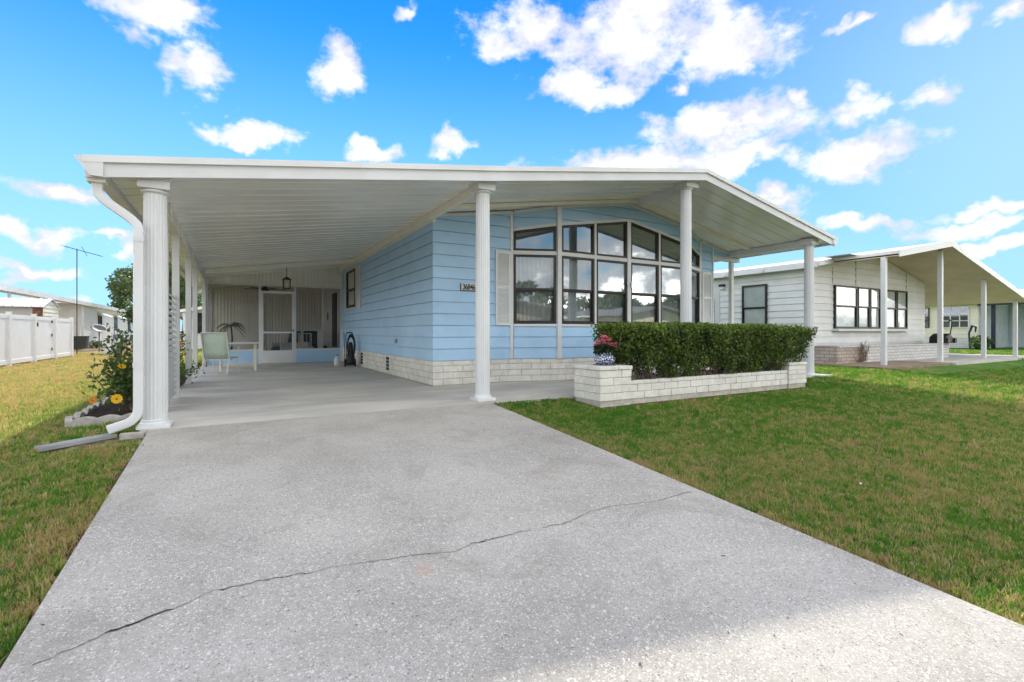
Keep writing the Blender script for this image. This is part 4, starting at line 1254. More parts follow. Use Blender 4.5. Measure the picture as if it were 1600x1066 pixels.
# ------------------------------------------------------------------ garden bed beside the carport
EDGE = M('edging_concrete', (0.42, 0.40, 0.37), 0.9, 0.12, 9.0, 0.6, 70.0, 0.2, dirt=0.5, per_obj=0.06)
def bed_z(x, y): return grade(x, y) - 0.035
tag(G().box(-1.50, -0.812, 7.0, 12.9, -0.14, -0.005).build('mulch_bed', SOIL), kind='structure')
rk = random.Random(12); g = []
def edging(x, y, rz, place, label):
    """scallop topped edging block, about 0.3 m long"""
    n = 12; L_ = 0.29; prof = [(-L_/2, -0.12)] + [(-L_/2 + L_*k/n, 0.055 + 0.045*math.sin(math.pi*k/n)) for k in range(n+1)] + [(L_/2, -0.12)]
    o = G().prism([(px_, -0.03, pz_) for px_, pz_ in prof], (0, 0.065, 0)).build('edging_block', EDGE, None, bevel=0.008)
    o.location = (x, y, bed_z(x, y)); o.rotation_euler = (rk.uniform(-.05, .05), rk.uniform(-.03, .03), rz)
    tag(o, label, 'edging block', 'scalloped concrete blocks edging the hibiscus bed')
    return o
fr_ = [(-1.54, 7.14, 0.9, 'end'), (-1.36, 6.93, -0.25, 'a'), (-1.08, 6.86, -0.22, 'b'), (-0.80, 6.80, -0.20, 'c')]
edging(-1.575, 7.12, R(100), '', 'weathered corner edging block at the lawn tip of the hibiscus bed')
edging(-1.40, 6.94, R(-14), '', 'scalloped edging block facing the driveway, next to the corner block')
edging(-1.185, 6.89, R(-12), '', 'scalloped edging block in the middle of the bed front')
edging(-0.97, 6.845, R(-10), '', 'scalloped edging block right behind the downspout')
for k, nth in enumerate(('first', 'second', 'third', 'fourth', 'fifth', 'sixth', 'seventh')):
    edging(-1.56 + 0.012*math.sin(k*2.0), 7.44 + 0.305*k, R(90) + rk.uniform(-.06, .06), '', nth + ' edging block from the bed corner along the lawn side')

HIB = leaf_mat('hibiscus_leaf', (0.018, 0.042, 0.012), (0.095, 0.165, 0.030), 0.35)
STEM = M('shrub_stem', (0.13, 0.10, 0.07), 0.85, 0.2, 15.0)
YEL = leaf_mat('yellow_petal', (0.80, 0.42, 0.012), (0.88, 0.55, 0.02), 0.3)
ORG = leaf_mat('orange_petal', (0.70, 0.20, 0.02), (0.80, 0.34, 0.06), 0.3)
RED = M('flower_throat', (0.25, 0.02, 0.015), 0.6)
def flower(parent, c, r, mat, face, name='flower'):
    f = Vector(face).normalized(); a = f.orthogonal().normalized(); b = f.cross(a); q = []
    c = Vector(c)
    for k in range(5):
        t0 = 2*math.pi*k/5
        for (da, db) in ((-0.62, 0.0), (0.0, 0.62)):
            p = lambda t, rr, up: c + (a*math.cos(t)+b*math.sin(t))*rr + f*up
            q += [tuple(c), tuple(p(t0+da, r*0.92, r*0.30)), tuple(p(t0+(da+db)/2, r*1.05, r*0.36)), tuple(p(t0+db, r*0.92, r*0.30))]
    o = soup(name, mat, np.array(q), 4, parent, RNG.random(10))
    G().tube([c+f*0.004, c+f*r*0.42], [r*0.16, r*0.05], 7).build('flower_centre', RED, o)
    return o
def shrub(name, label, base, stems, leaf, stemmat, nleaf, lsize, rs_):
    t = thing(name, label, 'shrub', base)
    g = G(); pts = []; tips = []
    for (tx, ty, tz, dens) in stems:
        b0 = Vector(base) + Vector((rs_.uniform(-.05, .05), rs_.uniform(-.05, .05), 0)); tip = Vector((tx, ty, tz))
        path = [b0]
        for k in range(1, 9):
            f = k/8; p = b0.lerp(tip, f); bow = math.sin(f*math.pi)*0.06
            p += Vector((rs_.uniform(-.018, .018)+ (tip.x-b0.x)*bow*0.8, rs_.uniform(-.018, .018), bow*0.5)); path.append(p)
        g.tube(path, [0.011-0.0009*k for k in range(9)], 6)
        tips.append(path[-1])
        for k in range(int(nleaf*dens)):
            f = rs_.uniform(0.28, 1.0); i = min(int(f*8), 7); p = path[i].lerp(path[i+1], f*8-i)
            s = 0.085 if f < 0.9 else 0.05
            pts.append(p + Vector((rs_.gauss(0, s), rs_.gauss(0, s), rs_.gauss(0, s*0.8))))
    g.build('stems', stemmat, t, smooth=True)
    P_ = np.array([tuple(p) for p in pts])
    soup('foliage', leaf, leaf_quads(P_, lsize, lsize*0.62, 0.3), 4, t, RNG.random(len(P_)))
    return t, tips
rs_ = random.Random(21)
stems = [(-1.40, 7.20, 0.46, 0.6), (-1.36, 7.52, 0.62, 0.7), (-1.40, 7.90, 0.80, 0.7), (-1.30, 7.6, 0.86, 1.0), (-1.22, 8.0, 0.95, 1.3), (-1.05, 7.8, 0.98, 1.5),
         (-1.10, 7.5, 0.66, 1.4), (-1.0, 8.2, 0.92, 1.4), (-1.32, 7.95, 0.60, 1.1), (-0.92, 7.6, 0.55, 1.2), (-1.2, 7.4, 0.42, 1.0), (-1.36, 8.2, 1.0, 0.8)]
hib, tips = shrub('hibiscus_shrub', 'leggy hibiscus shrub with yellow flowers beside the downspout', (-1.10, 7.62, -0.01), stems, HIB, STEM, 105, 0.062, rs_)
flower(hib, (-1.16, 7.08, 0.20), 0.055, YEL, (0.35, -1, 0.25))
flower(hib, (-1.17, 7.45, 0.545), 0.042, YEL, (0.3, -0.6, 0.8))
flower(hib, (-1.03, 7.55, 0.90), 0.05, YEL, (0.7, -0.7, 0.3))
flower(hib, (-1.47, 7.60, 0.14), 0.040, ORG, (0.2, -1, 0.2))
stems2 = [(-0.95+0.05*math.sin(k*3), 9.2+0.33*k, 0.75+0.28*math.sin(k*2.1)**2, 1.4) for k in range(9)] + [(-0.62, 10.1, 0.30, 0.6), (-0.58, 11.7, 0.34, 0.6), (-1.2, 10.5, 1.0, 1.0)]
rose, tips = shrub('rose_bush', 'dark rose bush with fading orange blooms behind the carport posts', (-1.02, 10.5, -0.01), stems2, HIB, STEM, 170, 0.055, random.Random(5))
for c in ((-0.86, 9.45, 0.46), (-0.84, 9.9, 0.30), (-0.80, 10.1, 0.78), (-0.60, 11.7, 0.33)): flower(rose, c, 0.045, ORG, (0.6, -0.8, 0.2))

# splash channel and block under the downspout
GREY = M('grey_pvc', (0.33, 0.345, 0.36), 0.6, 0.08, 5.0, dirt=0.4, dirt_col=(0.22, 0.20, 0.17))
sc_ = thing('splash_channel', 'grey open drainage channel lying on the lawn under the downspout', 'drain channel', (-1.25, 5.80, -0.03))
p0 = Vector((-0.99, 5.95, -0.040)); p1 = Vector((-1.48, 5.70, -0.066)); d = (p1-p0).normalized(); s = Vector((-d.y, d.x, 0))
g = G(); g.prism([p0+s*0.05, p0-s*0.05, p0-s*0.05+Vector((0, 0, .006)), p0+s*0.05+Vector((0, 0, .006))], p1-p0)
ch = g.build('channel_floor', GREY, sc_)
for k in (-1, 1): G().prism([p0+s*0.052*k, p0+s*0.062*k, p0+s*0.068*k+Vector((0, 0, .034)), p0+s*0.058*k+Vector((0, 0, .034))], p1-p0).build('channel_side', GREY, sc_)
tag(G().box(-0.93, -0.74, 5.80, 5.87, -0.10, 0.005).build('paver_block', EDGE, None, bevel=0.006), 'small grey concrete block wedged between downspout and driveway edge', 'concrete block')

# ------------------------------------------------------------------ things under the carport
MINT = M('mint_sling', (0.50, 0.60, 0.52), 0.8, 0.08, 40.0, 0.3, 200.0, 0.2)
FRAMEC = M('cream_tube', (0.72, 0.70, 0.60), 0.4, 0.05)
def chair(loc, rz, label):
    t = thing('patio_chair', label, 'chair', loc, rz, world_space=False)
    # local: seat faces +y
    for s in (-1, 1):
        x = s*0.27
        G().tube([(x, -0.33, 0.012), (x, -0.26, 0.20), (x, -0.16, 0.33), (x, 0.20, 0.37), (x, 0.30, 0.10), (x, 0.33, 0.012)], 0.014, 8).build('leg', FRAMEC, t, smooth=True)
        G().tube([(x, -0.20, 0.36), (x, -0.34, 0.95)], 0.014, 8).build('back_upright', FRAMEC, t, smooth=True)
        G().tube([(x, -0.28, 0.68), (x+s*0.03, -0.15, 0.665), (x+s*0.035, 0.15, 0.655), (x+s*0.02, 0.25, 0.62), (x, 0.24, 0.36)], 0.016, 8).build('armrest', FRAMEC, t, smooth=True)
    def sheet(path, w_, name):
        g = G(); n = len(path); vs = []; fs = []
        for i, (y, z) in enumerate(path):
            for x in (-w_, -w_/2, 0, w_/2, w_): vs.append((x, y, z - 0.012*(1-(x/w_)**2)))
        for i in range(n-1):
            for k in range(4): fs.append((i*5+k, i*5+k+1, (i+1)*5+k+1, (i+1)*5+k))
        g.add(vs, fs); o = g.build(name, MINT, t, smooth=True)
        sd = o.modifiers.new('thick', 'SOLIDIFY'); sd.thickness = 0.005
    sheet([(-0.20, 0.37), (-0.24, 0.52), (-0.28, 0.70), (-0.335, 0.94)], 0.262, 'backrest')
    sheet([(0.26, 0.385), (0.10, 0.37), (-0.08, 0.36), (-0.20, 0.37)], 0.262, 'seat')
    G().tube([(-0.27, -0.34, 0.95), (0.27, -0.34, 0.95)], 0.014, 8).build('top_rail', FRAMEC, t, smooth=True)
    G().tube([(-0.27, -0.18, 0.33), (0.27, -0.18, 0.33)], 0.010, 8).build('stretcher', FRAMEC, t, smooth=True)
    return t
chair((-0.25, 13.15, 0), R(-22), 'mint green sling patio chair with its back to the driveway')
tb = thing('patio_table', 'white patio table with cream legs standing in the carport', 'table', (0.12, 14.2, 0))
G().box(-0.36, 0.60, 13.72, 14.68, 0.675, 0.705).build('tabletop', WHITE, tb, bevel=0.008)
for (x, y) in ((-0.26, 13.82), (0.50, 13.82), (-0.26, 14.58), (0.50, 14.58)): G().tube([(x, y, 0), (x, y, 0.672)], 0.028, 10).build('leg', FRAMEC, tb, smooth=True)
G().bar((-0.26, 13.82, 0.14), (0.50, 13.82, 0.14), 0.02, 0.035).build('stretcher', FRAMEC, tb)
G().bar((-0.26, 14.58, 0.14), (0.50, 14.58, 0.14), 0.02, 0.035).build('stretcher', FRAMEC, tb)

LAMPGLASS = make_glass('lantern_glass', 0.15, (0.8, 0.78, 0.7))
lx, ly = 1.29, 14.72
lan = thing('hanging_lantern', 'black lantern hanging on a rod from the carport ceiling', 'lantern', (lx, ly, 2.84))
lt = ceil_(lx)
G().lathe([(0.07, -0.03), (0.075, -0.006)], (lx, ly, lt), 20).build('canopy_plate', BLACK, lan, smooth=True)
G().tube([(lx, ly, lt-0.03), (lx, ly, 2.50)], 0.010, 6).build('rod', BLACK, lan)
g = G(); g.lathe([(0.125, 2.415), (0.120, 2.43), (0.06, 2.475), (0.018, 2.50)], (lx, ly, 0), 4*6)
g.build('lantern_roof', BLACK, lan)
for (sx_, sy_) in ((-1, -1), (1, -1), (1, 1), (-1, 1)): G().box(lx+sx_*0.085-0.009, lx+sx_*0.085+0.009, ly+sy_*0.085-0.009, ly+sy_*0.085+0.009, 2.19, 2.415).build('lantern_bar', BLACK, lan)
G().box(lx-0.098, lx+0.098, ly-0.098, ly+0.098, 2.165, 2.19).build('lantern_floor', BLACK, lan)
G().box(lx-0.07, lx+0.07, ly-0.07, ly+0.07, 2.192, 2.41).build('lantern_pane', LAMPGLASS, lan)
G().tube([(lx, ly, 2.19), (lx, ly, 2.32)], 0.02, 8).build('candle', WHITE, lan)

# hose cart by the wall
HOSE = M('dark_hose', (0.016, 0.020, 0.028), 0.5, 0.2, 9.0)
hc = thing('hose_cart', 'black wheeled pressure washer cart with looped hose against the blue wall', 'cart', (2.86, 14.05, 0))
hx, hy = 2.86, 14.05
for s in (-1, 1):
    G().tube([(hx+s*0.13, hy+0.10, 0.10), (hx+s*0.14, hy+0.06, 0.60), (hx+s*0.15, hy+0.12, 0.86), (hx+s*0.10, hy+0.16, 0.97)], 0.014, 8).build('handle_bar', BLACK, hc, smooth=True)
    w_ = G().tube([(hx+s*0.16, hy+0.08, 0.11), (hx+s*0.21, hy+0.08, 0.11)], 0.11, 18).build('wheel', BLACK, hc, smooth=True)
G().tube([(hx-0.10, hy+0.16, 0.97), (hx+0.10, hy+0.16, 0.97)], 0.016, 8).build('grip', BLACK, hc, smooth=True)
G().lathe([(0.10, 0.06), (0.155, 0.10), (0.165, 0.22), (0.15, 0.32), (0.11, 0.40), (0.09, 0.62), (0.06, 0.70)], (hx, hy-0.02, 0), 18).build('motor_housing', M('dark_plastic', (0.022, 0.022, 0.026), 0.5), hc, smooth=True)
g = G()
for k in range(5):
    ph = k*0.5
    g.tube([(hx + (0.13+0.012*k)*math.sin(t)*0.9, hy-0.10-0.012*k + 0.02*math.sin(t*2+ph), 0.58 + (0.27+0.02*k)*math.cos(t)) for t in np.linspace(0, 2*math.pi, 22)], 0.011, 6, cap=False)
g.build('hose', HOSE, hc, smooth=True)
G().tube([(hx-0.20, hy-0.02, 0.02), (hx-0.24, hy+0.02, 0.98)], 0.012, 6).build('spray_wand', BLACK, hc, smooth=True)
G().box(hx-0.20, hx+0.20, hy-0.16, hy+0.12, 0.045, 0.07).build('cart_base', BLACK, hc)
hc.scale = (0.72, 0.72, 0.98)
jug = thing('plastic_jug', 'small white plastic jug standing beside the hose cart', 'jug', (2.62, 14.6, 0))
G().lathe([(0.07, 0.0), (0.085, 0.01), (0.085, 0.17), (0.06, 0.23), (0.028, 0.27), (0.028, 0.29)], (2.60, 14.6, 0), 18).build('jug_body', WHITE, jug, smooth=True)
G().lathe([(0.034, 0.288), (0.034, 0.315)], (2.60, 14.6, 0), 12).build('cap', M('blue_cap', (0.05, 0.12, 0.4), 0.4), jug)

# inside the screened room
pm = thing('potted_palm', 'small dark artificial palm in a pot behind the insect screen', 'plant', (-0.05, 18.4, 0))
G().lathe([(0.14, 0), (0.18, 0.30), (0.19, 0.32), (0.15, 0.31)], (-0.05, 18.4, 0), 20).build('pot', BLACK, pm, smooth=True)
G().tube([(-0.05, 18.4, 0.3), (-0.02, 18.4, 0.75), (-0.06, 18.4, 1.2)], [0.03, 0.025, 0.025], 8).build('trunk', STEM, pm, smooth=True)
for k in range(22):
    a = k*2.39996; L_ = rb.uniform(0.28, 0.42); up = rb.uniform(0.0, 0.32); q = []
    d = np.array([math.cos(a), math.sin(a), 0]); s = np.array([-math.sin(a), math.cos(a), 0]); c = np.array([-0.06, 18.4, 1.2])
    for j in range(9):
        f = (j+1)/9; p = c + d*L_*f + np.array([0, 0, up*f*1.2 - 0.34*f*f])
        for sg in (-1, 1):
            tip = p + s*sg*0.11*(1.1-f*0.7) + d*0.04 - np.array([0, 0, 0.05])
            q += [p - d*0.012, p + d*0.012, tip + d*0.006, tip]
    soup('frond', HIB, np.array(q), 4, pm, RNG.random(18)*0.3)
fan = thing('ceiling_fan', 'dark ceiling fan in the screened room behind the lantern', 'fan', (0.95, 18.5, 2.6))
fz_ = 2.44
G().tube([(0.95, 18.5, ceil_(0.95)), (0.95, 18.5, fz_+0.06)], 0.015, 8).build('rod', BLACK, fan)
G().lathe([(0.05, -0.07), (0.11, -0.05), (0.12, 0.02), (0.06, 0.07)], (0.95, 18.5, fz_), 20).build('motor', BLACK, fan, smooth=True)
for k in range(5):
    a = 2*math.pi*k/5 + 0.2; d = Vector((math.cos(a), math.sin(a), 0))
    G().bar(Vector((0.95, 18.5, fz_)) + d*0.12, Vector((0.95, 18.5, fz_)) + d*0.68, 0.13, 0.012).build('blade', BLACK, fan)
TEAL = M('teal_cushion', (0.022, 0.06, 0.085), 0.85, 0.15, 6.0, 0.3, 50.0, 0.15)
def cushion_chair(x, y, rz, label):
    t = thing('lounge_chair', label, 'chair', (x, y, 0), rz, 'teal lounge chairs in the screened room', world_space=False)
    G().box(-0.34, 0.34, -0.32, 0.34, 0.24, 0.46).build('seat', TEAL, t, bevel=0.05)
    G().prism([(-0.34, 0.22, 0.44), (-0.34, 0.36, 0.44), (-0.34, 0.46, 1.0), (-0.34, 0.34, 1.02)], (0.68, 0, 0)).build('backrest', TEAL, t, bevel=0.05)
    for s in (-1, 1):
        G().box(s*0.36-0.03, s*0.36+0.03, -0.30, 0.34, 0.0, 0.60).build('arm', WHITE, t, bevel=0.01)
    return t
cushion_chair(1.55, 18.6, R(-70), 'teal cushioned lounge chair behind the screen door')
cushion_chair(2.70, 19.4, R(10), 'teal lounge chair in the far corner of the screened room')
st = thing('white_side_chair', 'white slatted metal chair behind the insect screen', 'chair', (2.15, 17.8, 0))
for x in (1.95, 2.35):
    for y in (17.6, 18.0): G().tube([(x, y, 0), (x, y, 0.45 if y < 17.8 else 0.92)], 0.014, 6).build('leg', WHITE, st)
G().box(1.93, 2.37, 17.58, 18.02, 0.44, 0.47).build('seat', WHITE, st)
for k in range(4): G().tube([(1.99+0.107*k, 18.0, 0.47), (1.99+0.107*k, 18.0, 0.92)], 0.009, 6).build('slat', WHITE, st)
G().tube([(1.95, 18.0, 0.92), (2.35, 18.0, 0.92)], 0.014, 6).build('top_rail', WHITE, st)
G().ball((3.09, 19.4, 1.55), (0.02, 0.09, 0.16), 10, 6)
wd_ = G().ball((3.085, 19.2, 1.55), (0.018, 0.07, 0.17), 10, 6).build('wall_ornament', BLACK, None); tag(wd_, 'small dark oval ornament on the white wall inside the screened room', 'wall ornament')

# fallen leaves on the driveway and lawn
DRY = M('dry_leaf', (0.16, 0.085, 0.035), 0.85, 0.3, 20.0); PALE = M('pale_feather', (0.75, 0.74, 0.70), 0.8)
def litter(x, y, z, L_, rz, mat, label, name='fallen_leaf', cat='leaf'):
    n = 7; vs = []; fs = []
    for k in range(n):
        f = k/(n-1); w_ = 0.32*L_*math.sin(math.pi*min(max(f, 0.03), 0.97)); zc_ = 0.16*L_*math.sin(math.pi*f)
        vs += [(-L_/2+L_*f, w_/2, zc_*0.3+0.004), (-L_/2+L_*f, 0, zc_*0.1+0.002), (-L_/2+L_*f, -w_/2, zc_*0.4+0.004)]
    for k in range(n-1): fs += [(3*k, 3*k+1, 3*k+4, 3*k+3), (3*k+1, 3*k+2, 3*k+5, 3*k+4)]
    g = G(); g.add(vs, fs); o = g.build(name, mat, None, smooth=True); o.location = (x, y, z); o.rotation_euler = (math.atan(0.067), 0, rz)
    return tag(o, label, cat, 'dry leaves fallen on the driveway' if cat == 'leaf' else None)
LL = [(1000, 1040, 'at the very bottom edge of the picture'), (1138, 990, 'on the edge of the sunlit corner of the driveway'), (1210, 995, 'lying flat in the sunlit strip of driveway'),
      (1408, 993, 'in the sunlit corner nearest the front lawn'), (735, 985, 'in the shade between crack and lower picture edge'), (1130, 870, 'below the end of the long crack'),
      (560, 925, 'just below the middle of the long crack'), (66, 978, 'near the grass edge beside the start of the crack')]
for (u, v, where) in LL:
    x, y = on_drive(u, v)
    litter(x, y, -0.067*(5.9-y)+0.001, rk.uniform(0.016, 0.028), rk.uniform(0, 6.28), DRY, 'tiny dry brown leaf ' + where)
x, y = on_drive(1345, 758)
litter(x, y, grade(x, y)+0.008, 0.055, 0.4, PALE, 'small white feather lying on the front lawn', 'feather', 'feather')
# ------------------------------------------------------------------ neighbour to the right (white house with tan carport)
NWHITE = M('white_siding', (0.76, 0.765, 0.77), 0.5, 0.04, 1.5, 0.06, 40.0, 0.35, dirt=0.2, dirt_col=(0.55, 0.55, 0.53), per_obj=0.02)
TAN = M('tan_soffit', (0.62, 0.52, 0.36), 0.6, 0.05, 1.5)
def make_brickwall(name, a, b, mortar, scale=1.0, dim=(0.28, 0.10)):
    m, t, bs = principled(name)
    P = t.n('ShaderNodeNewGeometry').outputs['Position']
    x, y, z = t.sep(P)
    v = t.xyz(t.math('ADD', x, y), z, 0.0)
    bt = t.n('ShaderNodeTexBrick'); t.put(bt.inputs['Vector'], v)
    for k, c in (('Color1', a), ('Color2', b), ('Mortar', mortar)): bt.inputs[k].default_value = c + (1,)
    bt.inputs['Scale'].default_value = 1.0; bt.inputs['Brick Width'].default_value = dim[0]; bt.inputs['Row Height'].default_value = dim[1]
    bt.inputs['Mortar Size'].default_value = 0.008
    c = t.mix(t.math('MULTIPLY', t.smooth(t.noise(P, 5.0, 5.0), 0.5, 0.75), 0.25), bt.outputs['Color'], mortar)
    t.put(bs.inputs['Base Color'], c); bs.inputs['Roughness'].default_value = 0.85
    bn = t.n('ShaderNodeBump'); bn.inputs['Strength'].default_value = 0.8; bn.inputs['Distance'].default_value = 0.01; bn.invert = True
    t.put(bn.inputs['Height'], bt.outputs['Fac']); t.put(bs.inputs['Normal'], bn.outputs[0])
    return m
NBRICK = make_brickwall('whitewashed_brick', (0.70, 0.70, 0.70), (0.62, 0.61, 0.60), (0.36, 0.33, 0.30))
RBRICK = make_brickwall('worn_brick', (0.52, 0.46, 0.41), (0.40, 0.31, 0.26), (0.20, 0.17, 0.14))
BROWNC = M('brown_concrete', (0.30, 0.235, 0.17), 0.85, 0.15, 3.0, 0.3, 60.0, 0.2)

nb = thing('white_house', 'white sided mobile home with a tan ceilinged carport next door', 'house', (19.5, 8.3, 0))
NX0, NX1, NY = 15.5, 23.4, 8.3
NP = [(15.15, 3.09), (19.55, 3.83), (27.0, 2.28)]
def nrt(x):
    for (x0, z0), (x1, z1) in zip(NP, NP[1:]):
        if x <= x1: return z0 + (z1-z0)*(x-x0)/(x1-x0)
    return z1
g = G()
for (x0, x1, y0, y1) in ((15.15, 19.55, 7.95, 26), (19.55, 27.0, 7.95, 20)):
    g.prism([(x0, y0, nrt(x0)), (x1, y0, nrt(x1)), (x1, y0, nrt(x1)-0.10), (x0, y0, nrt(x0)-0.10)], (0, y1-y0, 0))
for (x0, x1) in ((16.0, 19.55), (19.55, 27.0)):
    g.prism([(x0, 6.25, nrt(x0)+0.01), (x1, 6.25, nrt(x1)+0.01), (x1, 6.25, nrt(x1)-0.08), (x0, 6.25, nrt(x0)-0.08)], (0, 1.70, 0))
nroof = g.build('roof', M('white_roof', (0.74, 0.74, 0.74), 0.55, 0.08, 1.5, 0.2, 12.0, dirt=0.4, dirt_col=(0.45, 0.44, 0.42)), nb)
for (x0, x1) in ((16.0, 19.55), (19.55, 27.0)):
    G().prism([(x0, 6.22, nrt(x0)+0.02), (x1, 6.22, nrt(x1)+0.02), (x1, 6.22, nrt(x1)-0.17), (x0, 6.22, nrt(x0)-0.17)], (0, 0.028, 0)).build('fascia', WHITE, nroof)
    G().prism([(x0, 6.26, nrt(x0)-0.12), (x1-0.05, 6.26, nrt(x1)-0.12), (x1-0.05, 6.26, nrt(x1)-0.14), (x0, 6.26, nrt(x0)-0.14)], (0, 1.9 if x0 < 19 else 13.5, 0)).build('soffit', TAN, nroof)
G().box(15.10, 15.148, 7.95, 26, 2.92, 3.10).build('fascia', WHITE, nroof)
G().prism([(15.15, 7.92, 3.085), (16.0, 7.92, nrt(16.0)), (16.0, 7.92, nrt(16.0)-0.14), (15.15, 7.92, 2.95)], (0, 0.028, 0)).build('fascia', ROOFTOP, nroof)
for k in range(12): G().box(15.05, 15.098, 8.2+1.4*k, 8.26+1.4*k, 2.95, 3.08).build('gutter_strap', ROOFTOP, nroof)
G().box(15.6, 16.4, 7.3, 8.0, nrt(16)+0.012, nrt(16)+0.03).build('loose_flashing', M('grey_flashing', (0.35, 0.36, 0.37), 0.5, 0.2, 6.0), nroof)
NL = Plane((NX0, 24.0), (NX0, NY)); NF = Plane((NX0, NY), (NX1, NY)); NR = Plane((NX1, NY), (NX1, 20.0))
g = G(); NL.box(g, 0, NL.len, 0, 3.0, -0.12, -0.005)
NF.poly(g, [(0, 0), (NF.len, 0), (NF.len, nrt(NX1)-0.12), (19.55-NX0, 3.70), (0, 2.98)], -0.12, -0.005)
NR.box(g, 0, NR.len, 0, 2.85, -0.12, -0.005); g.box(NX0, NX1, 23.9, 24.0, 0, 2.9)
nw = g.build('wall', NWHITE, nb)
siding(NL, [(0, 0.4), (NL.len+0.02, 0.4), (NL.len+0.02, 2.93), (0, 2.93)], nw, NWHITE, z0=0.4, ex=0.21)
siding(NF, [(0, 0.55), (NF.len, 0.55), (NF.len, nrt(NX1)-0.16), (19.55-NX0, 3.66), (0, 2.95)], nw, NWHITE, z0=0.4, ex=0.21)
G().box(NX0-0.03, NX1, NY-0.012, NY-0.007, 0.0, 0.40)
g = G(); NL.box(g, 0, NL.len+0.02, 0, 0.395, 0.0, 0.02); g.build('skirting', NBRICK, nb)
def nwin(pl, s0, s1, z0, z1, rail, t1=0.06): return surf_window(pl, s0, s1, z0, z1, nb, rail=rail)
ny = lambda y: 24.0 - y
for a in ((ny(10.62), ny(9.72), 1.0, 2.58, 1.80), (ny(14.2), ny(13.3), 1.2, 2.4, 1.8)):
    # lift glass proud of the siding
    nwin(NL, a[0], a[1], a[2], a[3], a[4], t1=0.06)
nd = G(); NL.box(nd, ny(12.35), ny(11.55), 0.35, 2.45, 0.02, 0.045); nd = nd.build('side_door', WHITE, nb)
g = G(); NL.box(g, ny(12.15), ny(11.75), 1.2, 2.2, 0.046, 0.05); g.build('door_pane', GLASS2, nd)
for k in range(6): g = G(); NL.box(g, ny(12.15), ny(11.75), 1.25+0.16*k, 1.28+0.16*k, 0.051, 0.062); g.build('louver', GREY, nd)
ll = G(); NL.box(ll, ny(11.5), ny(11.32), 2.62, 2.70, 0.025, 0.16); ll = ll.build('wall_light', BLACK, nb)
g = G(); NL.box(g, ny(11.48), ny(11.34), 2.52, 2.62, 0.03, 0.13); g.build('lamp_shade', WHITE, ll)
# box bay with sill
s_ = lambda x: x - NX0
for (a, b, c) in ((16.7, 18.08, 1), (18.14, 18.94, 0), (18.98, 19.72, 0), (20.1, 20.9, 0), (20.94, 21.75, 0)): nwin(NF, s_(a), s_(b), 1.08, 2.48, 1.82, t1=0.07)
g = G(); NF.box(g, s_(16.6), s_(21.85), 1.0, 1.075, 0.0, 0.22); g.build('window_sill', WHITE, nb)
for x in (19.9,): g = G(); NF.box(g, s_(x)-0.14, s_(x)+0.14, 1.08, 2.5, 0.0, 0.06); g.build('trim', WHITE, nb)
for (x, z1) in ((16.65, 3.05), (18.11, 3.4), (21.8, 3.2)): g = G(); NF.box(g, s_(x)-0.012, s_(x)+0.012, 2.5, z1, 0.0, 0.03); g.build('batten', GREY, nb)
g = G(); NF.box(g, 0, NF.len, 0.0, 0.545, 0.0, 0.02); g.build('skirting', NBRICK, nb)
for (x, y) in ((16.05, 6.62), (19.85, 6.62), (23.5, 6.60), (26.6, 6.55), (26.6, 12.0)):
    G().box(x-0.06, x+0.06, y-0.06, y+0.06, 0.0, nrt(x)-0.15).build('post', WHITE, nb, bevel=0.004)
G().prism([(19.8, 9.9, nrt(19.8)-0.15), (26.8, 9.9, nrt(26.8)-0.15), (26.8, 9.9, nrt(26.8)-0.25), (19.8, 9.9, nrt(19.8)-0.25)], (0, 0.08, 0)).build('beam', BROWNC, nb)
tag(G().box(14.9, 19.0, 6.05, 8.28, -0.12, 0.03).build('porch_step', BROWNC, None), kind='structure')
tag(G().box(19.005, 27.4, 5.95, 20.0, -0.12, 0.026).build('carport_slab', SLAB, None), kind='structure')
npl = thing('brick_planter', 'long low whitewashed brick planter under the neighbouring bay window', 'planter', (19.4, 7.7, 0))
G().box(16.9, 23.3, 7.55, 7.70, 0.0, 0.50).build('planter_wall', NBRICK, npl); G().box(15.55, 16.895, 7.55, 7.70, 0.0, 0.50).build('planter_wall', RBRICK, npl)
G().box(15.55, 23.3, 7.53, 7.73, 0.501, 0.55).build('cap_course', NBRICK, npl); G().box(15.6, 23.3, 7.74, 8.28, 0.03, 0.42).build('soil', SOIL, npl)
G().box(23.305, 23.42, 7.55, 8.2, 0.0, 0.55).build('planter_end', NBRICK, npl)
G().box(15.46, 15.545, 7.55, 8.25, 0.03, 0.55).build('planter_end', RBRICK, npl)
dv = thing('dry_vine', 'dead brown vine clinging to the end of the neighbouring brick planter', 'vine', (16.7, 7.5, 0.03)); g = G()
for k in range(26):
    x = 16.5+rk.uniform(0, .6); z = 0.05; p = [(x, 7.52, z)]
    for q in range(5): x += rk.uniform(-.14, .16); z += rk.uniform(.04, .17); p.append((x, 7.50-rk.uniform(0, .05), z))
    g.tube(p, 0.006, 4)
g.build('vine_stems', BARK, dv)
mw = thing('push_mower', 'black lawn mower with folded handle on the planter beside the carport', 'mower', (22.6, 7.6, 0.55))
mx, my = 23.0, 7.62
G().prism([(mx-0.45, my-0.25, 0.56), (mx+0.45, my-0.25, 0.56), (mx+0.35, my-0.25, 0.72), (mx-0.05, my-0.25, 0.92), (mx-0.40, my-0.25, 0.80)], (0, 0.5, 0)).build('mower_deck', BLACK, mw, bevel=0.03)
for sx_ in (-0.3, 0.35): G().tube([(mx+sx_, my-0.30, 0.66), (mx+sx_, my-0.25, 0.66)], 0.10, 14).build('wheel', BLACK, mw, smooth=True)
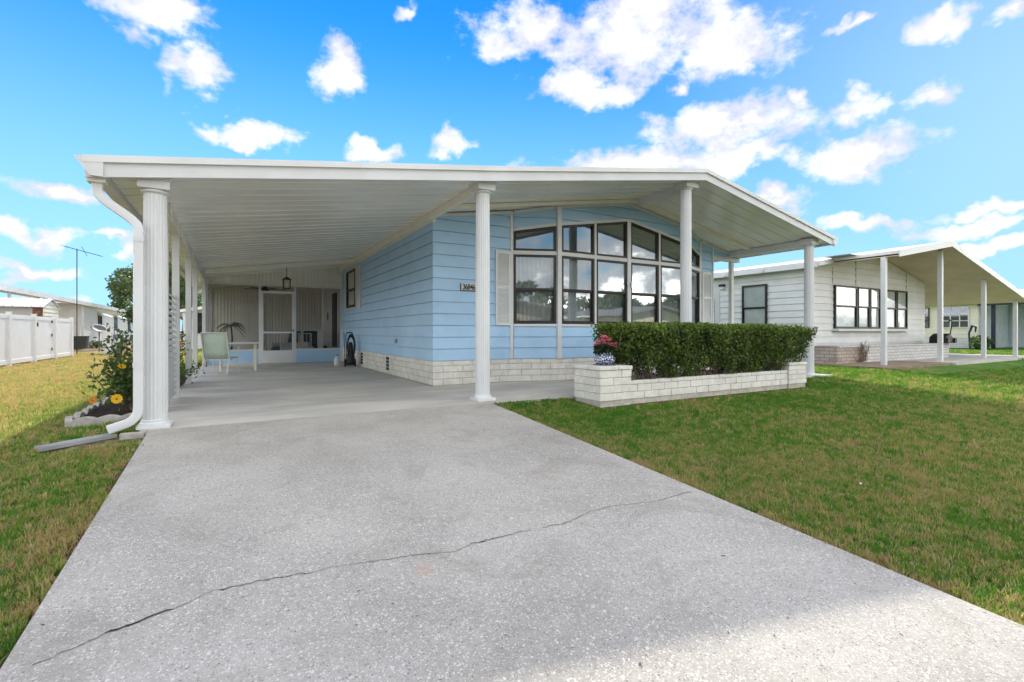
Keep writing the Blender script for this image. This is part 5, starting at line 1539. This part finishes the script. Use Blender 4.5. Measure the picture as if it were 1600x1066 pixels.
G().tube([(mx+0.1, my-0.2, 0.85), (mx+0.30, my-0.2, 1.35), (mx+0.10, my-0.2, 1.42), (mx+0.02, my-0.2, 1.36)], 0.02, 8).build('handle_bar', BLACK, mw, smooth=True)

# ------------------------------------------------------------------ third house, seen through the neighbouring carport
CREAMS = M('cream_siding', (0.70, 0.66, 0.54), 0.55, 0.04, 1.5, dirt=0.2)
PALEB = M('pale_blue_siding', (0.58, 0.65, 0.71), 0.5, 0.05)
th = thing('cream_house', 'cream and brick mobile home seen through the neighbouring carport', 'house', (38, 14, 0))
T1 = Plane((38.0, 20.0), (38.0, 10.9)); ty = lambda y: 20.0 - y
g = G(); T1.box(g, 0, T1.len, 0.0, 2.75, -0.2, -0.005); tw = g.build('wall', CREAMS, th)
siding(T1, [(0, 0.62), (T1.len, 0.62), (T1.len, 2.7), (0, 2.7)], tw, CREAMS, z0=0.62, ex=0.22)
g = G(); T1.box(g, 0, T1.len, 0.0, 0.60, 0.0, 0.04); g.build('skirting', NBRICK, th)
g = G(); g.prism([(37.5, 7.0, 2.78), (42, 7.0, 3.6), (42, 7.0, 3.45), (37.5, 7.0, 2.62)], (0, 14, 0)); g.prism([(42, 7.0, 3.6), (47, 7.0, 2.78), (47, 7.0, 2.62), (42, 7.0, 3.45)], (0, 14, 0)); g.build('roof', ROOFTOP, th)
def twin(y0, y1, z0, z1, mu, fm, nm='window'):
    a, b = ty(y1), ty(y0)
    surf_window(T1, a, b, z0, z1, th, glass=GLASS, drapes=False, fmat=fm,
           muntins=[(a+(b-a)*k/mu[0]-0.025, a+(b-a)*k/mu[0]+0.025, z0, z1) for k in range(1, mu[0])] + [(a, b, z0+(z1-z0)*k/mu[1]-0.02, z0+(z1-z0)*k/mu[1]+0.02) for k in range(1, mu[1])])
twin(13.2, 14.9, 1.25, 2.5, (1, 3), DARKFRAME); twin(11.3, 12.6, 1.22, 2.52, (3, 3), WHITE)
P3 = Plane((43.0, 14.0), (43.0, 4.0)); g = G(); P3.box(g, 0, 10, 0, 2.7, -0.15, 0.0); g.box(38.05, 42.9, 10.905, 11.0, 0, 2.7); pw3 = g.build('storage_wall', PALEB, th)
siding(Plane((38.05, 10.9), (42.9, 10.9)), [(0, 0.1), (4.8, 0.1), (4.8, 2.6), (0, 2.6)], pw3, PALEB, z0=0.1, ex=0.2)
siding(P3, [(3.2, 0.1), (10, 0.1), (10, 2.6), (3.2, 2.6)], pw3, PALEB, z0=0.1, ex=0.2)
NAVY = M('navy_post', (0.015, 0.022, 0.045), 0.5)
G().box(38.0, 38.16, 10.2, 10.36, 0, 2.6).build('post', NAVY, th); G().box(37.6, 37.75, 7.0, 10.85, 2.50, 2.61).build('beam', NAVY, th)
def bush(name, label, c, r, n, leaf, ls, cat='shrub', group=None, rot=0.3):
    t = thing(name, label, cat, c, group=group)
    v = RNG.normal(size=(n, 3)); v /= np.linalg.norm(v, axis=1)[:, None]; rad = RNG.random(n)**0.45
    P_ = np.array(c) + np.array([0, 0, r[2]*0.95]) + v*rad[:, None]*np.array(r)*(1+0.22*np.sin(v[:, :1]*5+v[:, 2:]*4))
    P_[:, 2] = np.maximum(P_[:, 2], c[2]+0.03)
    soup('foliage', leaf, leaf_quads(P_, ls, ls*0.55, rot), 4, t, np.clip(0.5+0.5*v[:, 2]+0.3*RNG.random(n), 0, 1))
    g = G()
    for k in range(6): g.tube([(c[0], c[1], c[2]), tuple(np.array(c) + np.array([rk.uniform(-.6, .6)*r[0], rk.uniform(-.6, .6)*r[1], r[2]*1.4]))], 0.02, 5)
    g.build('stems', STEM, t)
    return t
bush('dark_shrub', 'dark spiky shrub by the pale blue wall of the far house', (37.2, 10.55, -0.03), (0.8, 0.45, 0.42), 900, HIB, 0.16)
pb = thing('balloon_sculpture', 'dark curved garden ornament between the carport posts', 'ornament', (36.9, 11.0, -0.03))
G().tube([(36.9, 10.95, -0.03), (36.9, 11.0, 0.9), (36.9, 10.85, 1.35), (36.9, 10.7, 1.25), (36.9, 10.72, 0.95)], [0.05, 0.05, 0.07, 0.06, 0.03], 8).build('ornament_body', NAVY, pb, smooth=True)
pb.name = 'garden_ornament'

# ------------------------------------------------------------------ left side: vinyl fence, shed, house
VINYL = M('white_vinyl', (0.78, 0.77, 0.76), 0.4, 0.02, 1.0, dirt=0.15)
FX = -6.75; FG = -0.21
fence = thing('vinyl_fence', 'white vinyl privacy fence with a gate along the side lawn', 'fence', (FX, 26, FG))
def fence_panel(y0, y1, gate=False):
    t = G().box(FX-0.03, FX+0.03, y0, y1, FG+0.06, FG+0.21).build('gate' if gate else 'fence_panel', VINYL, fence, bevel=0.006)
    n = max(2, round((y1-y0)/0.29)); w_ = (y1-y0)/n
    for k in range(n): G().box(FX-0.012, FX+0.012, y0+w_*k+0.003, y0+w_*(k+1)-0.003, FG+0.20, FG+1.66).build('plank', VINYL, t)
    G().box(FX-0.03, FX+0.03, y0, y1, FG+1.65, FG+1.80).build('rail', VINYL, t, bevel=0.006)
    return t
for y in (20.9, 23.3, 25.75, 28.3, 30.8):
    t = G().box(FX-0.065, FX+0.065, y-0.065, y+0.065, FG-0.05, FG+1.86).build('fence_post', VINYL, fence)
    G().box(FX-0.075, FX+0.075, y-0.075, y+0.075, FG+1.862, FG+1.89).build('post_cap', VINYL, t)
fence_panel(20.97, 23.23); fence_panel(23.37, 25.68); fence_panel(27.85, 28.23); fence_panel(28.37, 30.73)
gt = fence_panel(25.90, 27.75, True)
for z in (0.45, 1.05, 1.62): G().box(FX+0.031, FX+0.05, 27.70, 27.82, FG+z-0.06, FG+z+0.06).build('hinge', BLACK, gt)
G().box(FX+0.031, FX+0.06, 25.93, 26.03, FG+1.40, FG+1.56).build('latch', BLACK, gt)

shed = thing('metal_shed', 'small shed with a white ribbed metal roof behind the vinyl fence', 'shed', (-8.2, 28.8, FG))
sx0, sx1, sy0, sy1, sze, szr = -9.4, -6.98, 27.65, 29.95, 2.05, 2.42
g = G().box(sx0, sx1-0.05, sy0+0.12, sy1-0.12, FG, sze); SH = M('shed_grey', (0.48, 0.47, 0.45), 0.55); g.build('wall', SH, shed)
sm = (sy0+sy1)/2
SG = Plane((sx1-0.03, sy0+0.10), (sx1-0.03, sy1-0.10))
siding(SG, [(0.0, FG+0.1), (SG.len, FG+0.1), (SG.len, sze), (SG.len/2, szr-0.06), (0, sze)], shed, CREAMS, z0=FG, ex=0.17)
for (a, b, c) in ((sy0-0.06, sm, 1), (sy1+0.06, sm, -1)):
    r_ = G().prism([(sx0, a, sze-0.03), (sx0, b, szr), (sx0, b, szr+0.02), (sx0, a, sze-0.01)], (sx1-sx0+0.05, 0, 0)).build('roof_slope', WHITE, shed)
    for k in range(9): G().prism([(sx0+0.1+0.28*k, a, sze-0.009), (sx0+0.1+0.28*k, b, szr+0.021), (sx0+0.1+0.28*k, b, szr+0.06), (sx0+0.1+0.28*k, a, sze+0.03)], (0.05, 0, 0)).build('roof_rib', WHITE, r_)
G().box(sx1-0.34, sx1-0.02, sy0+0.085, sy0+0.115, 1.55, sze-0.035).build('rusty_corner_panel', M('rust', (0.22, 0.10, 0.07), 0.8, 0.3, 8.0), shed)

lh = thing('long_white_house', 'long white sided mobile home with awnings beyond the vinyl fence', 'house', (-9.2, 44, FG))
LW = Plane((-9.2, 43.9), (-9.2, 76.0))
g = G(); LW.box(g, 0, LW.len, FG, 2.95, -0.2, 0.0); g.box(-16, -9.21, 43.7, 43.9, FG, 2.95); g.box(-16, -15.8, 22, 43.7, FG, 2.95); lw = g.build('wall', M('white_lap', (0.74, 0.735, 0.71), 0.55, 0.04), lh)
siding(LW, [(0.02, FG+0.5), (LW.len, FG+0.5), (LW.len, 2.9), (0.02, 2.9)], lw, lw.data.materials[0], z0=FG+0.5, ex=0.21, t_low=0.03)
g = G(); LW.box(g, 0, LW.len, FG, FG+0.49, 0.0, 0.03); g.build('skirting', RBRICK, lh)
rf = G().prism([(-8.85, 21.0, 2.98), (-8.85, 21.0, 3.06), (-13, 21.0, 3.62), (-13, 21.0, 3.54)], (0, 56, 0)).build('roof', ROOFTOP, lh)
G().box(-8.88, -8.80, 20.9, 77, 2.82, 3.075).build('fascia', ROOFTOP, rf); G().box(-9.2, -8.89, 21, 76, 2.86, 2.90).build('soffit', CREAMS, rf)
for y in (25.0, 31.0, 37.5, 43.6): G().box(-9.02, -8.92, y-0.05, y+0.05, FG, 2.85).build('post', WHITE, lh)
for y in (49.6, 55.6, 62, 68):
    surf_window(LW, y-43.9-0.5, y-43.9+0.5, 1.0, 2.25, lh, rail=1.6, drapes=False)
    G().prism([(-9.17, y-0.75, 2.55), (-8.45, y-0.75, 2.20), (-8.45, y-0.75, 2.16), (-9.17, y-0.75, 2.49)], (0, 1.5, 0)).build('awning', WHITE, lh)

dsh = thing('satellite_dish', 'grey satellite dish on a short pole beside the long white house', 'satellite dish', (-6.9, 37.2, FG))
DG = M('dish_grey', (0.10, 0.105, 0.11), 0.6)
G().tube([(-6.9, 37.2, FG), (-6.9, 37.2, 1.05)], 0.03, 8).build('pole', DG, dsh)
n = 20; c = Vector((-6.9, 37.15, 1.12)); f = Vector((0.35, -0.45, 0.82)).normalized(); a_ = f.orthogonal().normalized(); b_ = f.cross(a_)
vs = []; fs = []
for i in range(5):
    rr = 0.42*i/4
    for k in range(n): t = 2*math.pi*k/n; vs.append(c + (a_*math.cos(t)+b_*math.sin(t))*rr + f*(rr*rr*0.5))
for i in range(4):
    for k in range(n): fs.append((i*n+k, i*n+(k+1) % n, (i+1)*n+(k+1) % n, (i+1)*n+k))
g = G(); g.add(vs, fs); o = g.build('dish', DG, dsh, smooth=True); o.modifiers.new('thick', 'SOLIDIFY').thickness = 0.02
G().tube([c - b_*0.4, c + f*0.35 + Vector((0.3, 0, 0.05))], 0.015, 6).build('feed_arm', DG, dsh); G().ball(tuple(c + f*0.36 + Vector((0.3, 0, 0.05))), 0.06).build('receiver', DG, dsh)

an = thing('tv_antenna', 'thin dark television antenna on a tall mast behind the fence', 'antenna', (-7.3, 33.6, FG))
ax_, ay_ = -7.12, 33.5
G().tube([(ax_, ay_, FG), (ax_, ay_, 5.35)], 0.022, 6).build('mast', BLACK, an)
b0 = Vector((ax_-0.45, ay_-0.2, 5.42)); b1 = Vector((ax_+1.0, ay_+0.1, 5.05))
G().tube([b0, b1], 0.018, 6).build('boom', BLACK, an)
for k in range(8):
    p = b0.lerp(b1, k/7); L_ = 0.42-0.03*k
    G().tube([p + Vector((0.1*L_, L_, 0)), p - Vector((0.1*L_, L_, 0))], 0.009, 5).build('element', BLACK, an)
G().tube([b0.lerp(b1, 0.45)+Vector((0, 0, 0.22)), b0.lerp(b1, 0.6)+Vector((0, 0, -0.2))], 0.012, 5).build('reflector', BLACK, an)

ub = thing('utility_cabinet', 'pale grey metal utility cabinet standing on the lawn by the hibiscus', 'cabinet', (-5.0, 32.6, FG))
G().box(-5.90, -5.20, 32.4, 32.9, FG, FG+1.25).build('cabinet_body', M('cabinet_grey', (0.55, 0.56, 0.57), 0.5), ub, bevel=0.02)
G().box(-5.85, -5.53, 32.385, 32.399, FG+0.1, FG+1.2).build('door_panel', WHITE, ub); G().box(-5.45, -5.31, 32.385, 32.399, FG+0.85, FG+1.05).build('meter', M('meter_blue', (0.10, 0.16, 0.28), 0.4), ub)
pp = thing('service_post', 'short dark post beside the utility cabinet', 'post', (-4.55, 31.8, FG)); G().box(-5.06, -4.98, 31.8, 31.9, FG, FG+0.95).build('post', BLACK, pp); G().box(-5.10, -4.94, 31.78, 31.92, FG+0.951, FG+1.02).build('post_cap', BLACK, pp)
for i, (x, y, r_) in enumerate(((-8.5, 45.0, 0.4), (-8.4, 47.0, 0.35), (-8.3, 50.5, 0.4))):
    bush('low_shrub', ('rounded green shrub at the corner of the long white house', 'dry low shrub under the first awning of the long white house', 'low shrub past the satellite dish along the long white house')[i], (x, y, FG), (r_, r_, r_*0.8), 260, HIB, 0.12)
tc_ = thing('trash_bin', 'dark grey wheeled bin at the end wall of the long white house', 'bin', (-9.0, 43.2, FG))
G().prism([(-9.9, 43.0, FG+0.05), (-8.7, 43.0, FG+0.05), (-8.62, 43.0, FG+0.85), (-9.98, 43.0, FG+0.85)], (0, 0.6, 0)).build('bin_body', M('bin_grey', (0.05, 0.055, 0.05), 0.6), tc_); G().box(-10.0, -8.6, 42.98, 43.62, FG+0.851, FG+0.90).build('lid', BLACK, tc_)

# ------------------------------------------------------------------ trees
TLEAF = leaf_mat('oak_leaf', (0.022, 0.045, 0.014), (0.085, 0.135, 0.035), 0.3)
TLEAF2 = leaf_mat('light_leaf', (0.045, 0.085, 0.018), (0.16, 0.22, 0.055), 0.35)
def tree(label, base, h, cr, leaf, n=5200, ls=0.34, seed=1, group=None, lobes=26, crown_lo=0.28):
    r = random.Random(seed); t = thing('tree', label, 'tree', base, group=group)
    g = G(); bx, by, bz = base
    g.tube([(bx, by, bz-0.2), (bx+0.1, by, bz+h*0.25), (bx, by+0.1, bz+h*0.5), (bx+0.2, by, bz+h*0.8)], [0.035*h, 0.027*h, 0.018*h, 0.006*h], 9)
    cl = []
    for k in range(lobes):
        a = r.uniform(0, 6.283); q = math.sqrt(r.random()); zf = r.uniform(crown_lo, 0.93)
        wid = cr*(0.55+0.45*math.sin(math.pi*min((zf-crown_lo)/(1-crown_lo)*0.9+0.12, 1)))
        c = (bx+wid*q*math.cos(a), by+wid*q*math.sin(a), bz+h*zf); cl.append((c, r.uniform(0.20, 0.36)*cr))
        if k % 2 == 0: g.tube([(bx, by, bz+h*r.uniform(.22, .5)), ((bx+c[0])/2, (by+c[1])/2, bz+h*zf*0.75), c], [0.012*h, 0.007*h, 0.002*h], 6)
    g.build('trunk', BARK, t, smooth=True)
    P_ = []; T_ = []
    per = n//lobes
    for c, rr in cl:
        v = RNG.normal(size=(per, 3)); v /= np.linalg.norm(v, axis=1)[:, None]
        rad = RNG.random(per)**0.5*(0.8+0.5*RNG.random(per))
        P_.append(np.array(c) + v*rad[:, None]*np.array([rr, rr, rr*0.7])); T_.append(np.clip(0.45+0.4*v[:, 2]+0.3*RNG.random(per)-0.1, 0, 1))
    P_ = np.concatenate(P_); T_ = np.concatenate(T_)
    soup('crown', leaf, leaf_quads(P_, ls, ls*0.6, 0.2), 4, t, T_)
    return t
tree('dark oak tree rising behind the long white house', (-11.6, 88, -0.3), 11.2, 3.6, TLEAF, 8000, 0.38, 3)
tree('pale green tree seen between the carport posts', (-5.2, 72, -0.3), 11.0, 5.5, TLEAF2, 7000, 0.45, 5)
tree('small far tree above the corner of the neighbouring carport roof', (118, 38, 0), 9.5, 4.0, TLEAF, 3000, 0.5, 8)
tree('tree behind the screened room side yard', (-4.2, 46, -0.25), 7.5, 3.2, TLEAF, 4500, 0.3, 9)

# ------------------------------------------------------------------ plain houses: one behind the side yard, three across the street (mirrored in the bay window)
SHINGLE = M('grey_shingle', (0.16, 0.155, 0.15), 0.9, 0.2, 4.0)
def plain_house(name, label, x0, x1, y0, y1, z, wallm, h=2.9, ridge=0.9, front=-1, carport=None, group=None):
    t = thing(name, label, 'house', ((x0+x1)/2, (y0+y1)/2, z), group=group)
    xm = (x0+x1)/2; g = G().box(x0, x1, y0, y1, z, z+h)
    yf = y0 if front < 0 else y1
    g.prism([(x0, y0+0.001, z+h), (x1, y0+0.001, z+h), (xm, y0+0.001, z+h+ridge)], (0, y1-y0-0.002, 0)); g.build('wall', wallm, t)
    for (a, b) in ((x0-0.5, xm), (x1+0.5, xm)):
        za = z+h-0.5*ridge/(xm-x0)
        G().prism([(a, y0-1.2, za), (b, y0-1.2, z+h+ridge), (b, y0-1.2, z+h+ridge+0.16), (a, y0-1.2, za+0.16)], (0, y1-y0+2.4, 0)).build('roof_slope', ROOFTOP if front < 0 else SHINGLE, t)
    pl = Plane((x0, y0), (x1, y0)) if front < 0 else Plane((x1, y1), (x0, y1))
    W_ = x1-x0
    for (a, b) in ((0.12, 0.34), (0.42, 0.58), (0.66, 0.88)):
        surf_window(pl, W_*a, W_*b, z+1.1, z+2.3, t, rail=z+1.7, drapes=False)
    for x in (x0+0.1, x1-0.1):
        yy = yf + front*1.0
        G().box(x-0.06, x+0.06, yy-0.06, yy+0.06, z, z+h-0.02).build('post', WHITE, t)
    if carport:
        cx0, cx1 = carport
        G().prism([(cx0, y0-1.2, z+2.45), (cx1, y0-1.2, z+2.75), (cx1, y0-1.2, z+2.9), (cx0, y0-1.2, z+2.6)], (0, y1-y0, 0)).build('carport_roof', WHITE, t)
        for y in (y0-1.0, y1-1.5): G().box((cx0 if cx0 < x0 else cx1)-0.06, (cx0 if cx0 < x0 else cx1)+0.06, y, y+0.12, z, z+2.45).build('post', WHITE, t)
    return t
plain_house('back_house', 'low white house glimpsed between the carport posts behind the rose bush', -2.5, 3.0, 34, 42, -0.2, NWHITE, 2.3, 0.5)
plain_house('street_house', 'brown house across the street mirrored in the bay side window', -7, 2, -31, -20, -0.3, BROWNC, front=1, carport=(2.0, 6.5))
plain_house('street_house', 'tan house across the street mirrored in the bay window', 17, 26, -31, -20, -0.3, BROWNC, front=1, carport=(26.0, 30.5))
plain_house('street_house', 'cream gabled house across the street mirrored next to the ridge column', 33, 42, -31, -20, -0.3, TAN, front=1, carport=(42.0, 46.5))
for i in range(21):
    x = -17 + 4.4*i if i < 7 else 28 + 4.3*(i-7)
    h = 6.6 + 1.4*math.sin(i*2.3)**2
    tree('dark tree across the street mirrored in the bay window', (x, -44 + 2.5*math.sin(i*1.7), -0.3), h, 3.6, TLEAF, 2400, 0.7, 30+i, group='trees across the street', crown_lo=0.08)
